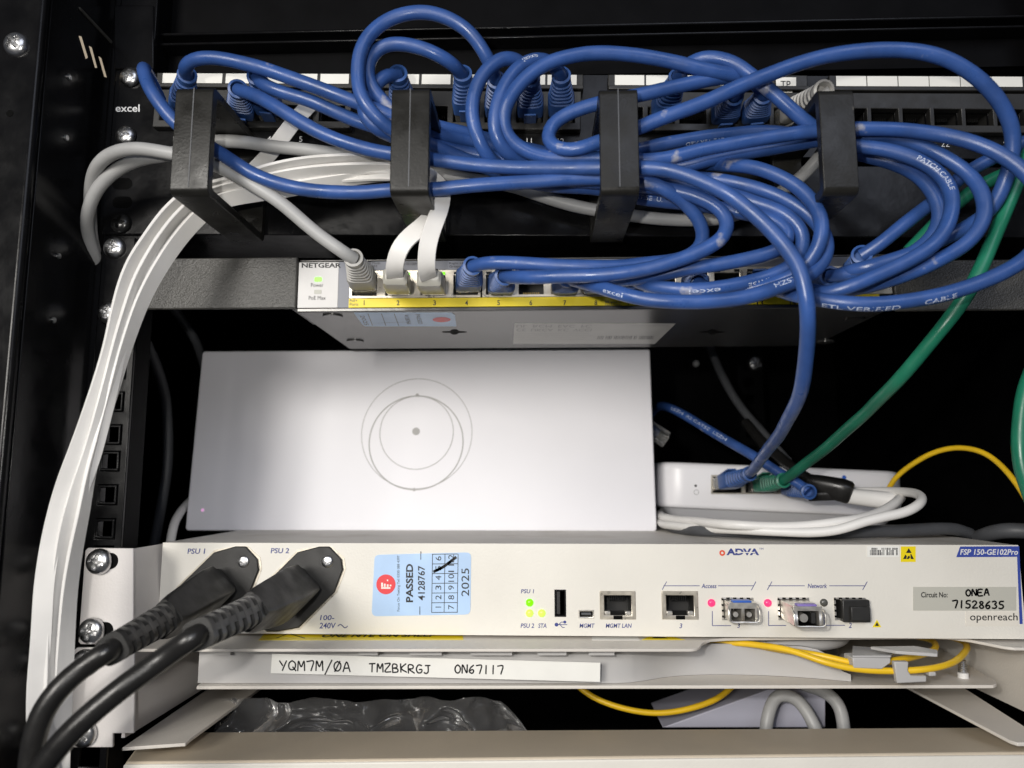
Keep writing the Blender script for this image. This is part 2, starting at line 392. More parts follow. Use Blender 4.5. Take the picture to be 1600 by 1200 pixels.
# ------------------------------------------------------------------ more geometry helpers
def hit(px, py, O, n):                      # where the sight line of a pixel meets a plane
    d = RM @ Vector(((px-800)/F, -(py-600)/F, -1)); n = Vector(n)
    return d*(Vector(O).dot(n)/d.dot(n))
def PZ(px, py, z): return hit(px, py, (0, 0, z), (0, 0, 1))
def PX(px, py, x): return hit(px, py, (x, 0, 0), (1, 0, 0))
def plate_holes(mb, x0, x1, z0, z1, rects, y0, y1):
    xs = sorted({x0, x1, *[r[0] for r in rects], *[r[1] for r in rects]}); zs = sorted({z0, z1, *[r[2] for r in rects], *[r[3] for r in rects]})
    holes = {(i, j) for i in range(len(xs)-1) for j in range(len(zs)-1)
             if any(r[0] <= (xs[i]+xs[i+1])/2 <= r[1] and r[2] <= (zs[j]+zs[j+1])/2 <= r[3] for r in rects)}
    return mb.plate(xs, zs, holes, y0, y1)
def rrect(w, h, r, n=6):                    # rounded rectangle outline about the origin
    out = []
    for cx, cy, a in ((w/2-r, h/2-r, 0), (-w/2+r, h/2-r, 90), (-w/2+r, -h/2+r, 180), (w/2-r, -h/2+r, 270)):
        for k in range(n+1):
            t = math.radians(a+90*k/n); out.append((cx+r*math.cos(t), cy+r*math.sin(t)))
    return out
def cup(mb, x0, x1, y0, y1, z0, z1):        # a box open towards the viewer side
    vs = [(x, y, z) for z in (z0, z1) for y in (y0, y1) for x in (x0, x1)]
    return mb.add(vs, [(0, 2, 3, 1), (4, 5, 7, 6), (2, 6, 7, 3), (0, 4, 6, 2), (1, 3, 7, 5)])

# ================================================================== the cabinet
cab = thing('server_cabinet', 'black steel equipment cabinet that frames and carries every unit', 'cabinet', (0, 400, -300))
MB().box(-330, 330, 820, 824, -300, 330).obj('back_panel', 'blackin', cab)
MB().box(-330, 330, 300, 820, -304, -300).obj('floor_panel', 'blackin', cab)
MB().box(-330, 330, 300, 820, 330, 334).obj('roof_panel', 'blackin', cab)
MB().box(-334, -330, 300, 824, -304, 334).obj('side_panel', 'blackin', cab)
MB().box(330, 334, 300, 824, -304, 334).obj('side_panel', 'blackin', cab)
# the front pillar: face plate, rounded inner corner, inner wall with its fixings
MB().box(-330, -222, 300, 305, -300, 330).obj('pillar_face', 'black', cab, bevel=2.2, seg=4)
MB().box(-224.4, -222.2, 305.1, 352, -300, 330).obj('pillar_wall', 'black', cab, bevel=.3)
MB().box(-229, -219.5, 352.5, 355, -300, 330).obj('pillar_back', 'black', cab)
MB().box(263, 330, 352.5, 355, -300, 330).obj('pillar_face', 'black', cab)
s = P(26, 70, 300); screw(s, 5.6, 'screw', cab, ang=.9)
h_ = P(15, 177, 299.8); MB().cyl(h_, h_+Vector((0, .1, 0)), 1.6, 16).obj('pin_hole', 'hole', cab)
for px, py in ((107, 120), (103, 215), (91, 400), (83, 500)):
    p = PX(px, py, -222.1)
    MB().cyl(p+Vector((-.3, 0, 0)), p+Vector((.7, 0, 0)), 1.3, 14).obj('rivet', 'steel', cab, smooth=True)
for q in (((123, 56), (127, 57), (137, 90), (134, 92)), ((139, 72), (143, 74), (151.5, 106), (148.5, 106)), ((154, 88), (158, 91), (166.5, 121), (163, 120))):
    MB().prism([PX(a, b, -222.15) for a, b in q], (.1, 0, 0)).obj('vent_slit', 'tan', cab)  # glowing strips stand for room light coming through the slits
MB().prism([PX(a, b, -222.15) for a, b in ((123, 11), (173, 64), (173, 68), (124, 15))], (.8, 0, 0)).obj('vent_rim', 'powder', cab)
# the mounting rail with its square holes
zs0 = -22.1; rects = []
steps = [0, 12.7, 28.6, 44.45]
for k in range(-3, 6):
    for s_ in (0, 15.88, 31.75):
        z = -22.1+k*44.45+s_-.3
        rects.append((-209.2, -199.8, z-4.75, z+4.75))
mb = MB(); plate_holes(mb, -216, -196.6, -250, 300, rects, 347, 349)
mb.obj('mounting_rail', 'black', cab, bevel=.35, weld=True)
MB().box(-198.6, -196.6, 349.2, 362, -250, 300).obj('rail_flange', 'blackin', cab)
for r in rects[9:15]:                        # the sprung sleeves showing in the open holes
    mb = MB(); x0, x1, z0, z1 = r
    plate_holes(mb, x0+.2, x1-.2, z0+.2, z1-.2, [(x0+1.3, x1-1.3, z0+1.3, z1-1.3)], 346.2, 351); mb.obj('hole_sleeve', 'black', cab, bevel=.3, weld=True)
MB().box(247, 262, 347, 349, -250, 300).obj('mounting_rail', 'black', cab)
# rear rails deep inside
for x in (-150, 190):
    rects2 = [(x+6, x+15, z, z+9) for z in range(-120, 200, 16)]
    mb = MB(); plate_holes(mb, x, x+24, -250, 320, rects2, 700, 702); mb.obj('rear_rail', 'blackin', cab, weld=True)
s = P(1180, 568, 698); screw(s, 8, 'screw', cab)
s = P(1088, 568, 690); MB().cyl(s, s+Vector((0, 3, 0)), 2.6).obj('rivet', 'paper', cab)

# blank panel above the patch panel: black, with folded ribs
bp = thing('blank_panel', 'plain black ribbed panel with folded edges above the patch panel', 'panel', (0, 349, 215))
MB().box(-199, 262, 362, 364, 211, 275).obj('panel_face', 'blackin', bp)
MB().rpx(178, 8, 240, 108, 346, 1.5).obj('ear', 'black', bp, bevel=.6)
for z0, z1, y in ((226, 227.4, 352), (231.5, 233, 352)):
    MB().box(-198, 262, y, 361.8, z0, z1).obj('folded_rib', 'black', bp, bevel=.5, seg=2)

# ================================================================== patch panel
o1, o24 = P(277, 178, 346), P(1572, 186, 346)
ux = (o24-o1).normalized(); rotm = Matrix.Translation(o1) @ Matrix((ux, Vector((0, 1, 0)), ux.cross(Vector((0, 1, 0))))).transposed().to_4x4()
LX = lambda px: (P(px, 178+8*(px-277)/1295, 346)-o1).dot(ux)
ports = [st+pt*k for st, pt in ((277, 49.2), (632, 49), (982, 48.7), (1327, 48.5)) for k in range(6)]
pp = thing('patch_bay', 'black 24 port patch panel with a row of white port labels across its top', 'patch panel', o1)
px_ = [LX(p) for p in ports]
rects = [(x-6.4, x+6.4, -5.8, 2.4) for x in px_]
mb = MB(); plate_holes(mb, -31, 446, -21, 21.6, rects, 345-346, 346.6-346); mb.xf(rotm).obj('face_plate', 'black', pp, bevel=.3, weld=True)
mb = MB().box(-31, 446, 1, 32, 20, 21.6).box(-31, 446, 1, 32, -21, -19.6).xf(rotm).obj('folded_edge', 'black', pp)
mb = MB().box(-16, 444, 30, 31, -19, 19.5).xf(rotm).obj('rear_board', 'hole', pp)
for g in range(4):
    xa, xb = px_[g*6]-9.5, px_[g*6+5]+9.5
    mb = MB(); plate_holes(mb, xa, xb, -9.5, 10.5, rects[g*6:g*6+6], -5, -1.1)
    mb.xf(rotm).obj('port_block', 'plastic', pp, bevel=.35, weld=True)
    MB().box(xa-1, xb+1, -3.4, -1.1, 14.0, 20.4).xf(rotm).obj('label_holder', 'plastic', pp, bevel=.4)
    MB().box(xa-1, xb+1, -6.4, -1.2, 11.0, 13.2).xf(rotm).obj('rib', 'plastic', pp, bevel=.4)
for i, x in enumerate(px_):
    j = MB(); cup(j, x-6.8, x+6.8, .7, 13, -6.2, 2.8); j.box(x-2.6, x+2.6, 2, 8, -6, -4.4); jo = j.xf(rotm).obj('port', 'plastic', pp)
    c = MB()
    for k in range(8): c.box(x+(k-3.5)*1.1-.22, x+(k-3.5)*1.1+.22, 3.5, 5, .2, 2.2)
    c.xf(rotm).obj('contact', 'dsteel', jo)['kind'] = 'stuff'
    if i not in (17,):
        MB().box(x-7.2, x+7.2, -3.75, -3.5, 14.6, 19.8).xf(rotm).obj('label', 'paper', pp)
    mb = MB(); n = str(i+1); g_, f_, ar = glyphs(n)
    hgt = 2.9; wid = hgt*ar if n != '1' else .5
    textq(mb, n, rotm @ Vector((x-wid/2, -1, -15.0)), ux*wid, Vector((0, 0, hgt)), lift=.15); mb.obj('lettering', 'inkw', pp)
mb = MB(); txt(mb, 'excel', 181, 163.5, 218.5, 175, 345, lift=.2, bold=.01); mb.obj('lettering', 'inkw', pp)
lb = MB().px([(1212, 120.5), (1244, 121), (1244, 137.5), (1238, 137.5), (1238, 145), (1214, 145)], 341.4, .25).obj('label', 'paper', pp); lb['label'] = 'taller white label with two printed letters'
mb = MB(); txt(mb, 'TP', 1219.5, 126.5, 1235, 138, 341.4, lift=.15); mb.obj('lettering', 'inkk', lb)
for px, py in ((203.5, 121), (197, 212.5)): screw(P(px, py, 344.4), 5.1, 'screw', pp, ang=.3)

# ================================================================== cable manager with four ring hooks
cm = thing('cable_manager', 'glossy black cable manager panel with four square ring hooks', 'cable manager', (0, 345, 121))
zt, zb = 162.5, 121.5
tl, br = P(168, 246, 345), P(1700, 383, 345)
MB().prism([P(160, 250, 345), P(1750, 262, 345), P(1750, 372, 345), P(160, 366, 345)], (0, 1.6, 0)).obj('face_plate', 'black', cm, bevel=.5)
MB().prism([P(160, 366, 345), P(1750, 372, 345), P(1750, 369, 345), P(160, 363, 345)], (0, 38, 0)).obj('folded_edge', 'black', cm, bevel=.6, seg=3)
for py in (287, 316):
    c = P(191, py, 344.9); MB().prism([c+Vector((a, 0, b)) for a, b in rrect(10, 6, 2.9)], (0, .3, 0)).obj('slot', 'hole', cm)
screw(P(189, 349, 344.6), 5.2, 'screw', cm, m='dsteel', ang=.2)
for k, (xl, xr, seam) in enumerate(((270, 329, 1), (610.5, 670.5, 1), (937.5, 998, 1), (1283, 1338, 0))):
    x0, x1 = XP(xl, 215, 282), XP(xr, 215, 282)
    za, zb_ = P((xl+xr)/2, 134+3*k/3, 282).z, P((xl+xr)/2, 303, 282).z
    def prof(y0, y1, z0, z1, r):
        cy, cz = (y0+y1)/2, (z0+z1)/2
        return [(cy+a, cz+b) for a, b in rrect(y1-y0, z1-z0, r, 5)]
    o_ = prof(282, 344.8, zb_, za, 3.2); i_ = prof(286.2, 341, zb_+3.6, za-3.6, 1.5)
    n = len(o_); mb = MB()
    vs = [(x, a, b) for x in (x0, x1) for ring in (o_, i_) for a, b in ring]
    fs = []
    for q in range(n):
        q2 = (q+1) % n
        fs += [(q, q2, n+q2, n+q), (2*n+q, 3*n+q, 3*n+q2, 2*n+q2), (q, 2*n+q, 2*n+q2, q2), (n+q, n+q2, 3*n+q2, 3*n+q)]
    hk = mb.add(vs, fs).obj('ring_hook', 'hook', cm, bevel=.35, ang=30)
    if seam:
        xm = x0+(x1-x0)*.49
        MB().box(xm-.22, xm+.22, 281.8, 282.6, zb_+3, za-1).obj('seam', 'greyd', hk)

# ================================================================== network switch
NX0, NX1, NZ0, NZ1 = -117.8, 169.9, 82.2, 108.9
sw = thing('network_switch', 'slim grey network switch with a yellow strip under its row of ports', 'network switch', (26, 400, NZ0))
sh = MB().box(NX0, NX1, 351, 452, NZ1-1, NZ1).box(NX0, NX1, 351, 452, NZ0, NZ0+1).box(NX0, NX0+1, 351, 452, NZ0+1.01, NZ1-1.01).box(NX1-1, NX1, 351, 452, NZ0+1.01, NZ1-1.01).box(NX0+1.01, NX1-1.01, 450, 452, NZ0+1.01, NZ1-1.01)
sh.obj('chassis', 'chassis', sw, bevel=.3)
MB().box(NX0+2, NX1-2, 366, 368, NZ0+1.5, NZ1-1.5).obj('dark_backing', 'hole', sw)  # black sheet standing for the dark inside behind the ports
zz = lambda py: ZP(800, py, 350)
xx = lambda px: XP(px, 450, 350)
MB().box(NX0, NX1, 349.6, 351, NZ0, zz(479.5)).obj('front_edge', 'chassis', sw, bevel=.3)
MB().box(NX0+.1, xx(529), 349.4, 351, zz(479), zz(407)).obj('badge_panel', 'swfront', sw, bevel=.25)
MB().box(xx(529)+.05, xx(546), 349.5, 351, zz(479), zz(407)).obj('side_trim', 'slate', sw)
MB().box(xx(546)+.05, NX1-.1, 349.5, 351, zz(421), zz(407)).obj('top_strip', 'slate', sw)
nports = [570, 622, 677, 728, 779, 830, 881, 931, 985, 1035, 1086, 1136, 1187, 1238, 1290, 1341]
rects = [(xx(p)-6.0, xx(p)+6.0, zz(460.5), zz(430)) for p in nports]
mb = MB(); plate_holes(mb, xx(546)+.05, NX1-.1, zz(465), zz(421)-.05, rects, 349, 351); mb.obj('port_shield', 'portmetal', sw, bevel=.25, weld=True)
MB().box(xx(546)+.05, xx(1372), 349.3, 351, zz(479), zz(465)-.05).obj('number_strip', 'yellowp', sw)
for k, p in enumerate(nports):
    x = xx(p); z = zz(445); jk = MB(); cup(jk, x-6.3, x+6.3, 351.05, 364, zz(461), zz(429.5)); jk = jk.obj('port', 'plastic', sw)
    c = MB()
    for q in range(8): c.box(x+(q-3.5)*1.05-.2, x+(q-3.5)*1.05+.2, 353, 355, zz(459), zz(455))
    c.obj('contact', 'gold', jk)['kind'] = 'stuff'
    for sx, on in ((-4.6, 0), (4.6, k in (1, 2))):
        MB().box(x+sx-1.3, x+sx+1.3, 348.75, 348.98, zz(429), zz(425)).obj('port_lamp', 'ledg' if on else 'dsteel', jk)
    mb = MB(); s_ = str(k+1); c0 = [569, 622, 679, 729, 779, 829.5, 882.5, 931, 982, 1035, 1086, 1136, 1187.5, 1239, 1290, 1341][k]
    hw = 2.2 if len(s_) == 1 else 5; hw = .6 if s_ == '1' else hw
    txt(mb, s_, c0-hw, 469.3, c0+hw, 477, 349.3, bold=.015); mb.obj('lettering', 'inkk', sw)
    if k in (3, 7): MB().box(x+7.3, x+8.1, 348.9, 349.2, zz(465), zz(427)).obj('shield_gap', 'hole', sw)
mb = MB(); txt(mb, 'NETGEAR', 471.5, 411, 533, 418.5, 349.4, bold=.03); mb.obj('lettering', 'inkk', sw)
mb = MB(); txt(mb, 'Power', 486, 442.6, 505.5, 448.5, 349.4); txt(mb, 'PoE Max', 482.5, 462.6, 509, 468.5, 349.4); mb.obj('lettering', 'inkk', sw)
mb = MB(); txt(mb, 'PoE+', 546.5, 467.3, 558.5, 472, 349.3); txt(mb, 'Ports', 546.5, 473, 560, 478, 349.3); txt(mb, '30 watts,', 945, 470, 971, 474.4, 349.3); txt(mb, 'port max.', 945, 475, 971, 479, 349.3); mb.obj('lettering', 'inkg', sw)
mb = MB(); txt(mb, 'Left LED: ACT Mode', 548, 409, 594, 413, 349.5); txt(mb, 'Green=1000M', 548, 414.2, 589, 418, 349.5); txt(mb, 'Yellow=10/100M', 616, 410, 652, 414.5, 349.5); txt(mb, 'Right LED: PoE', 702, 410, 745, 413.5, 349.5); txt(mb, 'Green=on', 702, 414.5, 730, 418, 349.5); mb.obj('lettering', 'inkk', sw)
c = P(497, 436.5, 349.2); MB().prism([c+Vector((a, 0, b)) for a, b in rrect(3.7, 2.3, .6)], (0, .3, 0)).obj('power_lamp', 'ledg', sw)
c = P(496.5, 456, 349.2); MB().prism([c+Vector((a, 0, b)) for a, b in rrect(3.6, 2.0, .2)], (0, .3, 0)).obj('status_lamp', 'ledgrey', sw)
# underside: two stickers, keyholes, feet
zu = NZ0-.12
DN = Vector((0, 0, -1))
def flat(pts, z, th=.12): return MB().prism([PZ(a, b, z) for a, b in pts], (0, 0, th))
stk = flat([(553, 489), (706, 489), (711, 493), (713, 510), (571, 510), (566, 507)], zu).obj('test_sticker', 'sticker', sw)
def ztx(mb, s, a, b, c, z, **kw):           # writing on a level underside: a origin, b end of line, c top, as pixels
    O = PZ(*a, z); return textq(mb, s, O, PZ(*b, z)-O, PZ(*c, z)-O, n=DN, lift=.06, **kw)
mb = MB(); ztx(mb, 'PASSED', (649, 491), (654, 506), (656, 491), zu); ztx(mb, '4128766', (631, 492), (636, 506), (638, 492), zu); ztx(mb, '2025', (562, 493), (570, 508), (569, 493), zu)
mb.obj('lettering', 'inkg', stk)
mb = MB()
for x in (575, 596, 616): mb.stroke([PZ(x, 490, zu-.08), PZ(x+7, 509, zu-.08)], .3, DN)
mb.stroke([PZ(584, 505, zu-.09), PZ(640, 503, zu-.09)], .3, DN); mb.obj('printed_grid', 'inkg', stk)
mb = MB(); pr = [PZ(690+14*math.cos(a), 499.5+4*math.sin(a), zu-.07) for a in (2*math.pi*k/28 for k in range(28))]; mb.add(pr, [list(range(28))]); mb.obj('round_emblem', 'red', stk)
ttl = flat([(804, 505.5), (1056, 505.5), (1023, 537.5), (802, 537.5)], zu).obj('rating_label', 'silver', sw)
mb = MB()
for y, xa, xb in ((521.5, 806, 920), (524.3, 806, 925), (527, 806, 915), (530, 806, 910), (533, 806, 905), (509, 985, 1045)): mb.stroke([PZ(xa, y, zu-.1), PZ(xb, y, zu-.1)], .28, DN)
ztx(mb, 'UL  RCM  EAC  FC', (807, 507.5), (925, 507.5), (807, 511.5), zu); ztx(mb, 'CE  UKCA  KC  VCCI', (807, 513.5), (925, 513.5), (807, 517.5), zu)
mb.obj('lettering', 'inkl', ttl)
mb = MB()
for k in range(34):
    x = 935+k*2.6
    if random.random() < .75: mb.stroke([PZ(x, 525, zu-.1), PZ(x-1.6, 530, zu-.1)], random.choice((.3, .5)), DN)
mb.obj('printed_bars', 'inkg', ttl)
for cx, cy in ((710, 519), (1113, 519)):
    mb = MB().add([PZ(cx+20*math.cos(a), cy+1.3*math.sin(a), zu) for a in (2*math.pi*k/16 for k in range(16))], [list(range(16))]).add([PZ(cx+7*math.cos(a), cy+4*math.sin(a), zu-.05) for a in (2*math.pi*k/16 for k in range(16))], [list(range(16))])
    mb.obj('keyhole', 'hole', sw)
for cx, cy in ((520, 494), (555, 533), (1335, 499), (1290, 534)):
    c = PZ(cx, cy, zu); MB().cyl(c+Vector((0, 0, .5)), c+Vector((0, 0, -.6)), 5, 24).obj('rubber_foot', 'chassis', sw, smooth=True)
bl = MB().box(XP(212, 440, 348), NX0-.3, 348, 350.4, ZP(330, 482.5, 348), ZP(330, 402.5, 348)).obj('rack_bracket', 'powder', sw, bevel=.7)
MB().box(NX0-2.6, NX0-.2, 350.5, 385, 83.5, 108).obj('bracket_flange', 'powder', bl)
MB().box(-213, XP(212, 440, 348)-.1, 345.2, 346.8, 76.5, 119.5).obj('bracket_ear', 'black', bl, bevel=.4)
br_ = MB().box(NX1+.3, 262, 348, 350.4, ZP(1480, 485, 348), ZP(1480, 406, 348)).obj('rack_bracket', 'powder', sw, bevel=.7)
for px, py in ((179.5, 387.5), (171, 489)): screw(P(px, py, 345), 5.4, 'screw', bl, ang=.25)

# ================================================================== white router box with the circle emblem
rb0 = P(289, 829, 467); rb1 = P(1026.5, 830.5, 467); zdir = Vector((0, 10, 116)).normalized()
rbz = rb1-rb0; rw = rbz.length; ru = rbz.normalized(); rn = zdir.cross(ru).normalized()
if rn.y > 0: rn = -rn
rh = 117.5
ro = thing('router_box', 'flat white box with thin grey circles on its face standing on the cream unit', 'router', (rb0+rb1)/2)
mb = MB().prism([rb0+ru*(rw/2+a)+zdir*(rh/2+b) for a, b in rrect(rw, rh, 2.2)], -rn*34)
body = mb.obj('case', 'routerw', ro, bevel=.9, seg=3)
def RH(px, py, lift=.12): return hit(px, py, rb0+rn*lift, rn)
def rcirc(cx, cy, r, wd, name='printed_circle'):
    c = RH(cx, cy); rr = (RH(cx+r, cy)-c).length; mb = MB(); n = 96
    for k in range(n+1):
        a = 2*math.pi*k/n
        for q in (rr-wd/2, rr+wd/2): mb.v.append(c+ru*q*math.cos(a)+zdir*q*math.sin(a))
    mb.f = [[2*k, 2*k+1, 2*k+3, 2*k+2] for k in range(n)]
    return mb.obj(name, 'logog', body)
rcirc(651, 676.5, 86.5, .42); rcirc(650, 691, 73.5, .75); rcirc(650.8, 675.5, 57.5, .5)
for cx, cy, r in ((650, 674, 6), (652, 617.5, 2.8), (647, 765, 2.6)):
    c = RH(cx, cy, .2); MB().disc(c, (RH(cx+r, cy)-c).length, 28, rn).obj('printed_dot', 'logog', body)
c = RH(316.5, 797, .2); MB().disc(c, .9, 16, rn).obj('pink_reflection', mat('pink_reflection_glow', (.8, .4, .7, 1), .3, emit=(1, .45, .85, 1), estr=.5), body)  # glowing dot stands for a faint reflection of a pink lamp

# ================================================================== small white rounded device
dv = P(1033, 816, 480); dang = math.radians(2.4); du = Vector((math.cos(dang), .025, -math.sin(dang))).normalized()
dk = Vector((-.02, 1, 0)); dk = (dk-du*dk.dot(du)).normalized(); dz = du.cross(dk).normalized(); dW, dD = 158, 100
dvt = thing('small_network_box', 'small white rounded box with sockets in its side, lying on loose leads', 'network box', dv+du*70)
def dring(z, ins): return [dv+du*(dW/2+a)+dk*(dD/2+b)+dz*z for a, b in rrect(dW-2*ins, dD-2*ins, 15-ins*.6, 8)]
MB().sweep([dring(z, i) for z, i in ((0, 12), (2, 9.5), (8.6, 4.2), (9.4, 3.6))]).obj('base', 'devg', dvt, smooth=True, ang=50)
MB().sweep([dring(z, i) for z, i in ((9.5, 1.6), (10.4, .4), (12, 0), (34, 0), (36.5, .5), (38.0, 1.7), (38.6, 3.6))]).obj('case', 'devw', dvt, smooth=True, ang=60)
DH = lambda px, py, lift=.15: hit(px, py, dv-dk*lift, dk)
def drect(x0, y0, x1, y1, lift=.15, th=.4): return MB().prism([DH(x0, y0, lift), DH(x1, y0, lift), DH(x1, y1, lift), DH(x0, y1, lift)], dk*th)
drect(1111, 742, 1262, 772).obj('socket_frame', 'portmetal', dvt)
for x in (1114, 1165, 1214): drect(x, 745, x+44, 770, .3, .2).obj('socket', 'hole', dvt)
MB().disc(DH(1087, 759), .8, 16, -dk).obj('reset_hole', 'hole', dvt)
MB().ring(DH(1088, 769), 1.5, .35, 24).obj('printed_ring', 'inkl', dvt)
MB().disc(DH(1319, 746), 1.4, 16, -dk).obj('jack', 'bluetab', dvt)
drect(1304, 786, 1334, 791, -4.5, .1).obj('base_slot', 'inkl', dvt)

# ================================================================== access unit (cream front)
AX0, AX1, AZ0, AZ1, AY = P(250, 920, 369).x, P(1597, 920, 369).x, -74.2, -30.6, 369
au = thing('access_unit', 'cream one-unit network access box with blue printing, sockets and lit lamps', 'network unit', (20, 460, AZ0))
A = lambda px, py, l=0: P(px, py, AY-l)
sq = lambda x0, y0, x1, y1: (A(x0, y0).x, A(x1, y0).x, A((x0+x1)/2, y1).z, A((x0+x1)/2, y0).z)
usb, mg, l1, l2 = sq(866.5, 921.5, 884, 963.5), sq(904, 953, 928, 966), sq(938.5, 925, 991, 966), sq(1035, 925, 1088.5, 966)
sf = [sq(1128, 934.5, 1176, 968), sq(1215.5, 934.5, 1263, 968), sq(1303.5, 934.5, 1351, 968)]
mb = MB(); plate_holes(mb, AX0, AX1, AZ0, AZ1, [usb, mg, l1, l2]+sf, AY, AY+1.2); face = mb.obj('front_plate', 'cream', au, bevel=.6, seg=3, weld=True)
MB().box(AX0, AX1, AY+1.25, 560, AZ1-1, AZ1-.12).box(AX0, AX1, AY+1.25, 560, AZ0+.1, AZ0+1).box(AX0, AX0+1, AY+1.25, 560, AZ0+1.05, AZ1-1.05).box(AX1-1, AX1, AY+1.25, 560, AZ0+1.05, AZ1-1.05).obj('case', 'dirty', au)
MB().box(AX0+2, AX1-2, AY+18, AY+20, AZ0+2, AZ1-2).obj('dark_backing', 'hole', au)  # black sheet put in so the front openings look dark inside
er = [P(133, 860, 343.6), P(137, 856, 343.6), P(208, 857, 343.6), P(208, 1007, 343.6), P(126, 1007, 343.6), P(122, 1003, 343.6)]
ear = MB().prism(er, (0, 1.6, 0)).obj('ear', 'earwhite', au, bevel=.4)
MB().prism([P(206.2, 857.5, 345.3), P(208, 857.5, 345.3), P(208, 1007, 345.3), P(206.2, 1007, 345.3)], (0, AY+8-345.3, 0)).obj('ear_return', 'earwhite', ear)
MB().box(P(208, 920, 345).x+.02, AX0-.05, AY+5, AY+6.5, AZ0+.4, AZ1-.4).obj('ear_fixing', 'earwhite', ear)
for (px, py) in ((155, 877.5), (144, 985.5)): screw(P(px, py, 342.6), 6.0, 'screw', ear, ang=.2)
for (px, py) in ((166, 876.5), (158, 985)):
    c = P(px, py, 343.3); MB().prism([c+Vector((a, 0, b)) for a, b in rrect(11, 7.4, 3.6)], (0, .3, 0)).obj('ear_slot', 'hole', ear)
# sockets
def rj(r, x0n):
    x0, x1, z0, z1 = r; mb = MB(); plate_holes(mb, x0-.5, x1+.5, z0-.5, z1+.5, [(x0+1.6, x1-1.6, z0+1.4, z1-1.5)], AY-.6, AY+14)
    so = mb.obj('lan_socket', 'portmetal', au, bevel=.25, weld=True)
    c = MB(); cup(c, x0+1.65, x1-1.65, AY+.1, AY+13, z0+1.45, z1-1.55); c.obj('socket_lining', 'plastic', so)
    for s_ in (0, 1):
        a = x0+1.7 if not s_ else x1-4.6
        MB().box(a, a+2.9, AY-.2, AY+3, z0+1.45, z0+3.3).obj('spring_tab', 'chrome', so, bevel=.3)
    MB().box((x0+x1)/2-2.2, (x0+x1)/2+2.2, AY-.7, AY+.5, z0-.45, z0+1.3).obj('latch_notch', 'hole', so)
    g = MB()
    for q in range(8): g.box((x0+x1)/2+(q-3.5)*1.02-.2, (x0+x1)/2+(q-3.5)*1.02+.2, AY+4, AY+6, z1-4.5, z1-1.7)
    g.obj('contact', 'dsteel', so)['kind'] = 'stuff'
rj(l1, 0); rj(l2, 0)
x0, x1, z0, z1 = usb; mb = MB(); plate_holes(mb, x0-.1, x1+.1, z0-.1, z1+.1, [(x0+.5, x1-.5, z0+.5, z1-.5)], AY-.15, AY+12); u = mb.obj('usb_socket', 'dsteel', au, weld=True)
MB().box(x0+1.0, x0+2.6, AY+1, AY+11, z0+1, z1-1).obj('tongue', 'plastic', u)
x0, x1, z0, z1 = mg; mb = MB(); plate_holes(mb, x0, x1, z0, z1, [(x0+.6, x1-.6, z0+.6, z1-.6)], AY-.4, AY+8); u = mb.obj('mini_usb_socket', 'chrome', au, weld=True, bevel=.2)
MB().box(x0+1.4, x1-1.4, AY+.6, AY+7, z0+1.5, z0+2.5).obj('tongue', 'greyd', u)
# pluggable modules in their cages
def cage(r):
    x0, x1, z0, z1 = r; mb = MB(); plate_holes(mb, x0-.3, x1+.3, z0-.3, z1+.3, [(x0+.5, x1-.5, z0+.5, z1-.5)], AY-.3, AY+14); c = mb.obj('module_cage', 'chrome', au, weld=True)
    for k in range(4):
        zz_ = z0+1+(z1-z0-2)*k/3; MB().box(x0-.35, x0+.5, AY-.5, AY-.31, zz_, zz_+.9).obj('cage_finger', 'hole', c)
    for k in range(4):
        q = x0+2+(x1-x0-5)*k/3; MB().box(q, q+1.6, AY-.5, AY-.31, z1-.4, z1+.32).obj('cage_finger', 'hole', c)
    return c
cg = [cage(r) for r in sf]
def module(r, pro, tab, duplex):
    x0, x1, z0, z1 = [v+d for v, d in zip(r, (.9, -.7, .7, -.8))]; cx, cz = (x0+x1)/2, (z0+z1)/2; y0 = AY-pro
    hl = [(cx-5.6, cx-.7, cz-4.2, cz+1.6), (cx+.7, cx+5.6, cz-4.2, cz+1.6)] if duplex else [(cx-4.6, cx+4.8, cz-4.4, cz+2.2)]
    mb = MB(); plate_holes(mb, x0, x1, z0, z1, hl, y0, AY+13); m = mb.obj('optical_module', 'chrome', au, bevel=.4, weld=True)
    for h in hl:
        c = MB(); cup(c, h[0]-.02, h[1]+.02, y0+.4, AY+6, h[2]-.02, h[3]+.02); c.obj('optical_port', 'chassis' if duplex else 'dsteel', m)
        c0 = Vector(((h[0]+h[1])/2-(0 if duplex else 1.7), y0+1.2, (h[2]+h[3])/2))
        MB().cyl(c0+Vector((0, 8, 0)), c0, 1.25 if duplex else 1.9, 18).obj('ferrule', 'chrome', m, smooth=True)
    if not duplex: MB().box(cx+1.7, cx+3.6, y0+1, AY, cz-3.4, cz+1.4).obj('port_divider', 'plastic', m)
    MB().box(cx-4.4, cx+4.4, y0+.4, y0+5, z1-.1, z1+.9).obj('release_tab', tab, m, bevel=.4)
    bl_ = spline([(x0-.3, y0+3, z1-1), (x0-.5, y0-1.5, z1-2.5), (x0-.3, y0-2.2, z0+1), (x0+.6, y0-2.2, z0+.2), (cx, y0-2.2, z0+.1), (x1-.6, y0-2.2, z0+.2), (x1+.3, y0-2.2, z0+1), (x1+.5, y0-1.5, z1-2.5), (x1+.3, y0+3, z1-1)], 1)
    MB().tube(bl_, .38, 8).obj('bail', 'chrome', m, smooth=True)
module(sf[0], 9, 'bluetab', True); module(sf[1], 19, 'purple', False)
x0, x1, z0, z1 = sf[2]
dc = MB().box(x0+2.2, x1+.6, AY-4, AY+6, z0-.6, z1-.2).obj('dust_plug', 'plastic', au, bevel=.5)
